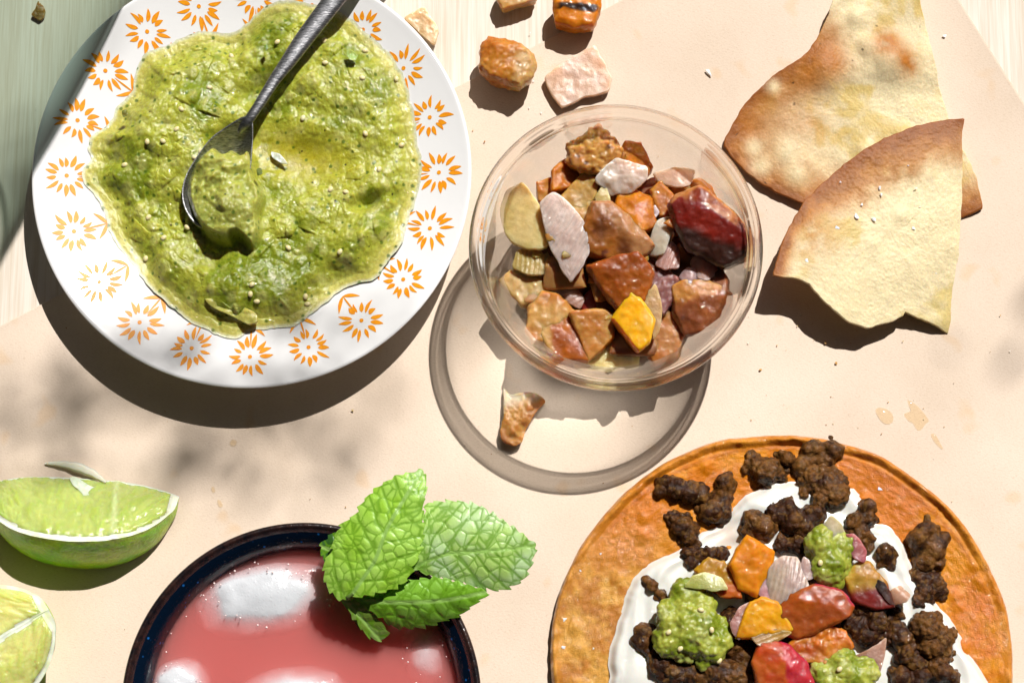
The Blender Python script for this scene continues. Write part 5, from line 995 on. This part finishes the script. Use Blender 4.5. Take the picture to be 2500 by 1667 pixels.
def col_salsa(V, N, f1, ci, seed):
    n = fbm(V, .006, 3, seed+7); n2 = fbm(V, .0022, 3, seed+8)
    c = mix((.32, .345, .05), (.17, .22, .012), ss(n+.5*n2, -.35, .4)); t = ss(.6-f1, 0, .3)*(ci > .5)*.5
    c = c*(1-t)[:, None]+np.array((.42, .43, .14))*t[:, None]; return c
MEAT = [
 ("brown meat crumble at the top left of the tostada, a squarish lump", [(1065, 260, 58), (1120, 290, 80), (1165, 300, 55), (1050, 225, 38), (1130, 330, 45)], -.1),
 ("small reddish bridge of meat between the two top crumbles", [(1220, 235, 45), (1195, 215, 32), (1250, 255, 35)], .15),
 ("brown meat crumble nearest the tostada's top rim", [(1350, 185, 60), (1425, 190, 62), (1390, 235, 55), (1330, 235, 45), (1290, 270, 45)], -.1),
 ("largest brown meat crumble, lying over the cream's upper edge", [(1330, 340, 75), (1400, 370, 90), (1450, 400, 70), (1290, 300, 45), (1370, 430, 45), (1470, 350, 45)], -.2),
 ("long dark meat crumble at the upper left, off the cream", [(640, 345, 48), (690, 375, 58), (750, 400, 58), (805, 410, 48), (620, 385, 35)], .35),
 ("dark meat crumble right beside the long one, reaching the cream", [(925, 360, 55), (905, 420, 55), (860, 480, 65), (905, 490, 55), (840, 515, 40)], .3),
 ("small dark meat crumble below the long one at the left", [(665, 520, 40), (710, 555, 52), (750, 595, 50), (770, 630, 35)], .35),
 ("brown meat crumble at the cream's thin spot left of centre", [(1070, 540, 65), (1110, 565, 60), (1040, 585, 50)], -.05),
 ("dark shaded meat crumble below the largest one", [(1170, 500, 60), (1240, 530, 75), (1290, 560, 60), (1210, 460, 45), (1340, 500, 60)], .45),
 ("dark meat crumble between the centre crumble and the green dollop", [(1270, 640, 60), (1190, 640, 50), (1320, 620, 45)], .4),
 ("tall brown meat crumble at the cream's upper right edge", [(1600, 470, 48), (1605, 520, 42), (1545, 545, 58), (1575, 610, 58), (1610, 650, 35)], 0),
 ("big brown meat crumble on the tostada's right side, upper half", [(1885, 580, 62), (1860, 630, 72), (1920, 660, 72), (1880, 720, 68), (1940, 725, 45)], -.1),
 ("dark meat crumble right below the big one on the right side", [(1850, 810, 55), (1900, 810, 60), (1930, 850, 58), (1870, 875, 58), (1850, 920, 30)], .35),
 ("small dark meat crumble left of the right side pair", [(1690, 690, 48), (1670, 725, 35), (1715, 745, 30)], .2),
 ("round dark meat bit over the cream near the right edge", [(1745, 970, 42), (1720, 1000, 35)], .35),
 ("big brown meat crumble at the lower right of the tostada", [(1880, 1040, 80), (1950, 1090, 72), (1900, 1140, 75), (1970, 1170, 50), (1930, 1210, 55)], -.1),
 ("dark meat crumble left of the big lower right one", [(1770, 1090, 65), (1800, 1160, 62), (1840, 1210, 62), (1740, 1040, 45)], .4),
 ("dark meat crumble at the lower right corner of the photo", [(1770, 1290, 62), (1850, 1280, 62), (1960, 1260, 55), (2010, 1280, 45)], .35),
 ("thin dark strip of meat beside the orange chunk", [(745, 685, 30), (790, 690, 36), (845, 690, 36), (895, 690, 34), (760, 730, 32)], .5),
 ("tiny browned meat scrap alone on the cream at the left", [(550, 820, 28), (580, 845, 32), (610, 885, 30), (630, 910, 24)], .1),
 ("glazed brown meat bit at the left edge of the large dollop", [(540, 1060, 48), (525, 1110, 46), (560, 1150, 38)], .1),
 ("dark meat under the large green dollop", [(620, 1220, 60), (680, 1260, 65), (590, 1190, 40), (760, 1260, 60)], .3),
 ("browned meat crumble at the bottom centre of the photo", [(880, 1250, 75), (950, 1270, 70), (810, 1290, 65), (1000, 1295, 55)], .05),
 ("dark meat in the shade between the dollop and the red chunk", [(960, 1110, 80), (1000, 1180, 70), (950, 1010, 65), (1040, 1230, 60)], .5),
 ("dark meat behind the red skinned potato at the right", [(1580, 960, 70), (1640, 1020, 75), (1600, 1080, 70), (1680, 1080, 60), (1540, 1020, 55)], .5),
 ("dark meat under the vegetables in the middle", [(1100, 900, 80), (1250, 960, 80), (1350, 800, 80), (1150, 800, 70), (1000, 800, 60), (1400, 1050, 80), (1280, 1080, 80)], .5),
]
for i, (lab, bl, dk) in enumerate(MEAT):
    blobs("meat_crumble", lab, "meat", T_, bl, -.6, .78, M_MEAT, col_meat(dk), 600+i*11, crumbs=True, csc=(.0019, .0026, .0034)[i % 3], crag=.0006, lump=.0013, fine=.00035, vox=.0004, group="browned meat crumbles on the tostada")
def zz_(x, y, up): return float(ztop(tpos(x, y)))+up*MM
GV = "vegetables on the tostada"
VEG = [
 ("cut", "squash_cube", "orange squash cube standing in the tostada's upper middle", "squash", [(950, 740), (985, 670), (1030, 608), (1090, 645), (1150, 680), (1142, 760), (1075, 872), (995, 840)], 15.5, 9, dict(c1=(.62, .23, .005), c2=(.54, .17, .006)), dict(top=.86, tilt=(-.001, .0008), ridge=[(1060, 650, .0012), (1075, 800, .0005)], jig=.04, rough=.00012)),
 ("cut", "squash_cube", "olive yellow squash slab left of the orange cube", "squash", [(790, 770), (850, 715), (920, 730), (980, 830), (992, 890), (900, 885), (830, 820)], 13.2, 8, dict(c1=(.40, .22, .010), c2=(.33, .16, .010), half=(.3, -1, .3, .2, (.42, .10, .012))), {}),
 ("cut", "potato_chunk", "greenish yellow chunk with a dark red lower side, right of the upper dollop", "potato", [(1500, 800), (1560, 740), (1610, 735), (1690, 830), (1720, 930), (1640, 945), (1545, 905)], 13.0, 9, dict(c1=(.42, .28, .03), c2=(.36, .18, .02), half=(.25, -1, .05, .25, (.17, .012, .008))), dict(ridge=[(1590, 780, .001)])),
 ("petal", "vegetable_skin", "curled black charred skin on the greenish chunk's right edge", "skin", [(1635, 830), (1660, 815), (1690, 830), (1725, 890), (1735, 930), (1705, 920), (1670, 880)], 14.2, .0015, dict(c1=(.025, .014, .01), c2=(.06, .02, .012)), dict(th=.0009, matl="veg")),
 ("cut", "potato_chunk", "red skinned potato chunk, orange on its left side, in the tostada's middle", "potato", [(1168, 975), (1200, 930), (1240, 888), (1350, 845), (1470, 878), (1517, 940), (1500, 985), (1420, 1025), (1275, 1082), (1195, 1040)], 16, 10, dict(c1=(.36, .085, .008), c2=(.30, .06, .008), skin=(.55, .75, .38, .74, (.30, .020, .045))), dict(ridge=[(1270, 905, .002), (1430, 930, .0022)], tilt=(.0008, .001), rough=.00012, jig=.04)),
 ("cut", "squash_cube", "shiny golden yellow squash cube below the orange one", "squash", [(990, 1080), (1015, 1000), (1045, 930), (1095, 908), (1170, 930), (1235, 1045), (1160, 1080), (1070, 1065)], 16, 8, dict(c1=(.64, .30, .004), c2=(.58, .23, .005)), dict(tilt=(0, .0014), jig=.05, rough=.0002, lump=.0006)),
 ("cut", "tomato_chunk", "red and orange chunk with crimson skin at the bottom of the photo", "tomato", [(1068, 1210), (1100, 1120), (1160, 1110), (1230, 1135), (1300, 1200), (1335, 1300), (1250, 1370), (1110, 1350)], 16, 11, dict(c1=(.44, .105, .010), c2=(.40, .045, .010), skin=(.9, .5, .25, .62, (.33, .012, .035)), half=(1, .2, .12, .08, (.40, .02, .03))), dict(ridge=[(1160, 1150, .0012), (1240, 1230, .0016)], jig=.05, rough=.00012)),
 ("cut", "squash_piece", "ragged glazed orange piece between the red potato and the bottom chunk", "squash", [(1240, 1130), (1320, 1070), (1400, 1040), (1495, 1060), (1522, 1130), (1490, 1190), (1400, 1215), (1320, 1205)], 14, 9, dict(c1=(.50, .18, .012), c2=(.34, .06, .010), char=(.32, (.12, .03, .01))), dict(rough=.0005, lump=.0012)),
 ("petal", "onion_film", "thin pale green translucent layer over the olive yellow slab", "onion", [(730, 850), (765, 790), (830, 780), (900, 800), (935, 862), (850, 862), (790, 850)], 15.5, .002, dict(c1=(.38, .38, .09), c2=(.42, .41, .15)), dict(th=.0012, dirn=(.3, 1))),
 ("petal", "onion_petal", "large striped white onion piece right of the orange cube", "onion", [(1130, 765), (1165, 725), (1205, 703), (1270, 705), (1295, 780), (1320, 840), (1268, 900), (1190, 928), (1130, 890)], 16.2, .003, dict(c1=(.46, .34, .31), c2=(.50, .39, .30)), dict(dirn=(1, .5), stripe=(.25, 1, 30), th=.003)),
 ("petal", "onion_petal", "small mauve onion peeking out below the orange cube", "onion", [(1080, 830), (1105, 808), (1140, 815), (1145, 905), (1085, 885)], 14.3, .0015, dict(c1=(.50, .26, .27), c2=(.46, .2, .22)), dict(th=.002)),
 ("petal", "onion_petal", "glossy tan onion layer folded over the golden cube's near corner", "onion", [(1050, 1085), (1100, 1062), (1165, 1050), (1240, 1062), (1175, 1110), (1110, 1147), (1080, 1120)], 16.0, .002, dict(c1=(.48, .28, .14), c2=(.52, .29, .08)), dict(dirn=(.6, -1), th=.0018, stripe=(.9, .3, 22))),
 ("petal", "onion_petal", "dusky purple onion petal left of the golden yellow cube", "onion", [(945, 1015), (985, 950), (1042, 918), (1015, 1000), (992, 1096), (957, 1062)], 15, .002, dict(c1=(.36, .17, .15), c2=(.42, .24, .2)), dict(th=.002)),
 ("petal", "onion_petal", "small brownish onion petal at the greenish chunk's right end", "onion", [(1718, 862), (1765, 840), (1812, 882), (1790, 917), (1738, 932)], 13.5, .002, dict(c1=(.44, .28, .2), c2=(.38, .22, .15)), dict(th=.0018, dirn=(1, 1))),
 ("petal", "onion_petal", "triangular brown onion petal pointing up at the lower right", "onion", [(1540, 1180), (1600, 1150), (1650, 1125), (1692, 1088), (1690, 1150), (1662, 1262), (1620, 1215)], 14.5, .002, dict(c1=(.36, .21, .155), c2=(.30, .16, .11)), dict(th=.0018)),
 ("petal", "onion_petal", "pale grey green onion tip above the upper dollop", "onion", [(1368, 595), (1400, 545), (1432, 508), (1478, 545), (1502, 592), (1440, 610)], 15.0, .002, dict(c1=(.38, .33, .17), c2=(.42, .36, .23)), dict(th=.002)),
 ("petal", "onion_petal", "red purple onion behind the upper dollop's right side", "onion", [(1480, 600), (1540, 590), (1600, 660), (1592, 725), (1540, 710)], 14.5, .002, dict(c1=(.34, .08, .10), c2=(.30, .10, .10)), dict(th=.0022)),
 ("petal", "onion_petal", "faint mauve onion sliver left of the upper dollop", "onion", [(1280, 760), (1300, 700), (1325, 720), (1350, 800), (1310, 815)], 14.3, .002, dict(c1=(.48, .36, .32), c2=(.42, .28, .26)), dict(th=.002)),
]
for i, (kind, nm, lab, cat, out, z, x, s, kw) in enumerate(VEG):
    if kw.get("matl") == "veg": kw["matl"] = M_VEG
    if kind == "cut": cut(nm, lab, cat, T_, out, z*MM+ZP, x*MM, s, 800+i, group=GV, **kw)
    else: petal(nm, lab, cat, T_, out, z*MM+ZP, x, s, 800+i, group=GV, **kw)
def dollop(label, bl, seed, seeds):
    c0 = tpos(*bl[0][:2], .01); root = empty("salsa_dollop", (c0[0], c0[1], .008), label, "salsa", "green salsa dollops on the tostada")
    o = blobs("sauce", None, None, T_, bl, 0, .62, M_SALSA, col_salsa, seed, lump=.0014, crag=.0005, csc=.0050, fine=.00035, grain=.00045, zbase=ZP+.0085, vox=.00045, sm=6)
    wl = o.location.copy(); o.parent = root; o.location = wl-root.location
    co = np.array([v.co[:] for v in o.data.vertices])+np.array(wl); rg = random.Random(seed)
    for x, y in seeds:
        p = tpos(x, y, .019); z = co[np.argmin(((co[:, :2]-p)**2).sum(1)+(co[:, 2] < .010)*1e-4), 2]; add_seed(p[0], p[1], root, z+.0002, rg)
dollop("green salsa dollop with a drip, upper right of the vegetables", [(1400, 650, 88, 2), (1470, 660, 75, 2), (1420, 740, 85, 3), (1440, 820, 48, 2), (1430, 865, 34, 0), (1525, 685, 42, 2), (1355, 690, 52, 1), (1490, 760, 50, 2)], 900, [(1440, 690), (1380, 730)])
dollop("largest green salsa dollop, at the tostada's left, dotted with seeds", [(740, 890, 75, 1), (690, 1000, 95, 1), (770, 1050, 130, 0), (850, 1110, 92, 1), (680, 1095, 98, 0), (840, 1190, 55, 0), (790, 940, 70, 1), (880, 1050, 60, 0), (720, 1150, 60, 0)], 910, [(712, 1138), (808, 955), (900, 1196), (655, 1060), (860, 1050)])
dollop("pale yellow green salsa dollop at the bottom edge of the photo", [(1400, 1250, 62, 3), (1490, 1230, 80, 3), (1580, 1250, 70, 3), (1500, 1195, 50, 3), (1440, 1320, 70, 3), (1560, 1320, 70, 3)], 920, [(1470, 1240)])
for i, (x, y, s_) in enumerate([(1665, 380, .9), (155, 1005, .7), (148, 1135, .8), (325, 690, .5), (230, 770, .4), (290, 1140, .5), (1410, 170, .4)]):
    p = tpos(x, y, .006); salt(1300+x*.5102, 1000+y*.5102, float(TV[:len(TV)//2][np.argmin(((TV[:len(TV)//2, :2]-p)**2).sum(1)), 2])+.0001, s_, 70+i, "white salt flake on the tostada's bare fried border", "salt flakes on the tostada")

# ------------------------------------------------------------------ just outside the frame: a green glass and a leafy branch that throw the photo's soft shade
m, N, L, B = mat("green_tumbler_glass"); N.remove(B); out = N["Material Output"]
tr = N.new("ShaderNodeBsdfTransparent"); lw = N.new("ShaderNodeLayerWeight"); lw.inputs["Blend"].default_value = .35
mxc = N.new("ShaderNodeMix"); mxc.data_type = 'RGBA'; mxc.inputs[6].default_value = (.94, .97, .955, 1); mxc.inputs[7].default_value = (.66, .77, .71, 1)
L.new(lw.outputs["Facing"], mxc.inputs[0]); L.new(mxc.outputs[2], tr.inputs[0])
gl = N.new("ShaderNodeBsdfGlossy"); gl.inputs["Roughness"].default_value = .03; ms = N.new("ShaderNodeMixShader"); L.new(schlick(N, L), ms.inputs[0]); L.new(tr.outputs[0], ms.inputs[1]); L.new(gl.outputs[0], ms.inputs[2]); L.new(ms.outputs[0], out.inputs["Surface"])
ggc = w(270*1.06293, -345*1.06293, 0)
V, F = lathe(smooth_curve([(.0001, .001), (.024, .001), (.030, .003), (.034, .03), (.037, .10), (.039, .200), (.0385, .2015), (.038, .200), (.0355, .10), (.032, .03), (.027, .008), (.0001, .007)], 4, closed=False)+np.array((0, .0002)), 96, ggc)
V[:, 0] += 0; tag(mesh_obj("green_glass", np.column_stack([V[:, 0], V[:, 1], V[:, 2]]), F, m), "tall green tinted glass standing just beyond the photo's top left corner", "glass")
m, N, L, B = mat("branch_leaf"); B.inputs["Base Color"].default_value = (.06, .14, .03, 1); B.inputs["Roughness"].default_value = .5; M_BL = m
m, N, L, B = mat("branch_bark"); B.inputs["Base Color"].default_value = (.12, .08, .05, 1); B.inputs["Roughness"].default_value = .9; M_BARK = m
def above(px, py, h):
    g = w(px*1.06293, py*1.06293, 0); o = SDIR/SDIR.z*h; return np.array((g[0]+o.x, g[1]+o.y, h))
br = empty("leafy_branch", above(400, 930, 1.25), "leafy branch overhead beyond the photo, throwing soft dappled shade on the paper", "branch")
rng = random.Random(12)
leafV = np.array([(0, 0, 0), (.25, .16, .02), (.55, .2, .01), (.8, .12, 0), (1, 0, -.03), (.8, -.12, 0), (.55, -.2, .01), (.25, -.16, .02)]); leafF = [(0, 1, 2, 3, 4, 5, 6, 7)]
lme = None
shade = [(170, 890, 250), (260, 930, 300), (330, 880, 300), (390, 960, 300), (230, 1010, 280), (110, 1010, 260), (470, 950, 220), (330, 1030, 250), (560, 1000, 200), (180, 960, 240), (640, 1060, 140), (680, 920, 160), (760, 950, 120), (60, 930, 180), (440, 1060, 200), (40, 1040, 200), (-40, 980, 250), (720, 1040, 130), (840, 900, 110), (20, 420, 200), (30, 330, 200), (60, 240, 160), (2230, 900, 260)]
for i, (x, y, ln) in enumerate(shade):
    p = above(x+rng.uniform(-20, 20), y+rng.uniform(-15, 15), 1.25+rng.uniform(-.1, .2)); a = rng.uniform(-.5, .9) if i < 19 else .2; l_ = ln*.00009
    for q in range(5 if i < 19 else 3):
        if lme is None:
            o = mesh_obj("leaf", leafV, leafF, M_BL, origin=np.zeros(3)); lme = o.data
        else:
            o = bpy.data.objects.new("leaf", lme); COL.objects.link(o)
        b = rng.uniform(0, 6.28); rr_ = l_*rng.uniform(.1, 1.2); l2_ = rng.uniform(.010, .015)
        o.parent = br; o.location = Vector(p)+Vector((rr_*math.cos(b), rr_*math.sin(b)*.8, rng.uniform(-.02, .02)))-br.location
        o.scale = (l2_, l2_*1.1, l2_); o.rotation_euler = (rng.uniform(-.6, .6), rng.uniform(-.5, .5), b)
P = smooth_curve([above(-150, 1020, 1.26), above(200, 960, 1.27), above(520, 960, 1.3), above(760, 1010, 1.28), above(960, 900, 1.3)], 8, closed=False)
V = np.array([P[i]+np.array((math.cos(a), 0, math.sin(a)))*.0016*(1-.5*i/len(P))+np.array((0, math.cos(a), 0))*.0008 for i in range(len(P)) for a in np.arange(6)*math.pi/3])
mesh_obj("twig", V, [(i*6+j, i*6+(j+1) % 6, (i+1)*6+(j+1) % 6, (i+1)*6+j) for i in range(len(P)-1) for j in range(6)], M_BARK, parent=br)


# ------------------------------------------------------------------ fine crumbs on the paper
rg = random.Random(77); items = []; cols = []
for q in range(150):
    x, y = rg.uniform(60, 2440), rg.uniform(120, 1640)
    if rg.random() < .5: x, y = rg.gauss(2000, 260), rg.gauss(830, 140)
    c = w(x, y, ZP); s_ = rg.uniform(.12, .34)*MM*(1 if rg.random() < .9 else 2)
    v, f = hull([(c[0]+rg.uniform(-1, 1)*s_, c[1]+rg.uniform(-1, 1)*s_, ZP-.0001+rg.uniform(0, 1)*s_) for _ in range(8)])
    items.append((v, f)); cols.append(np.tile(rg.choice(((.5, .25, .06), (.30, .12, .03), (.62, .45, .22), (.75, .7, .6), (.55, .3, .1))), (len(v), 1)))
V, F = joinvf(items)
tag(mesh_obj("crumbs", V, F, M_CHIP, np.vstack(cols), smooth=False, origin=np.zeros(3)), "fine fried crumbs and salt grains strewn over the brown paper", "crumbs", kind="stuff")
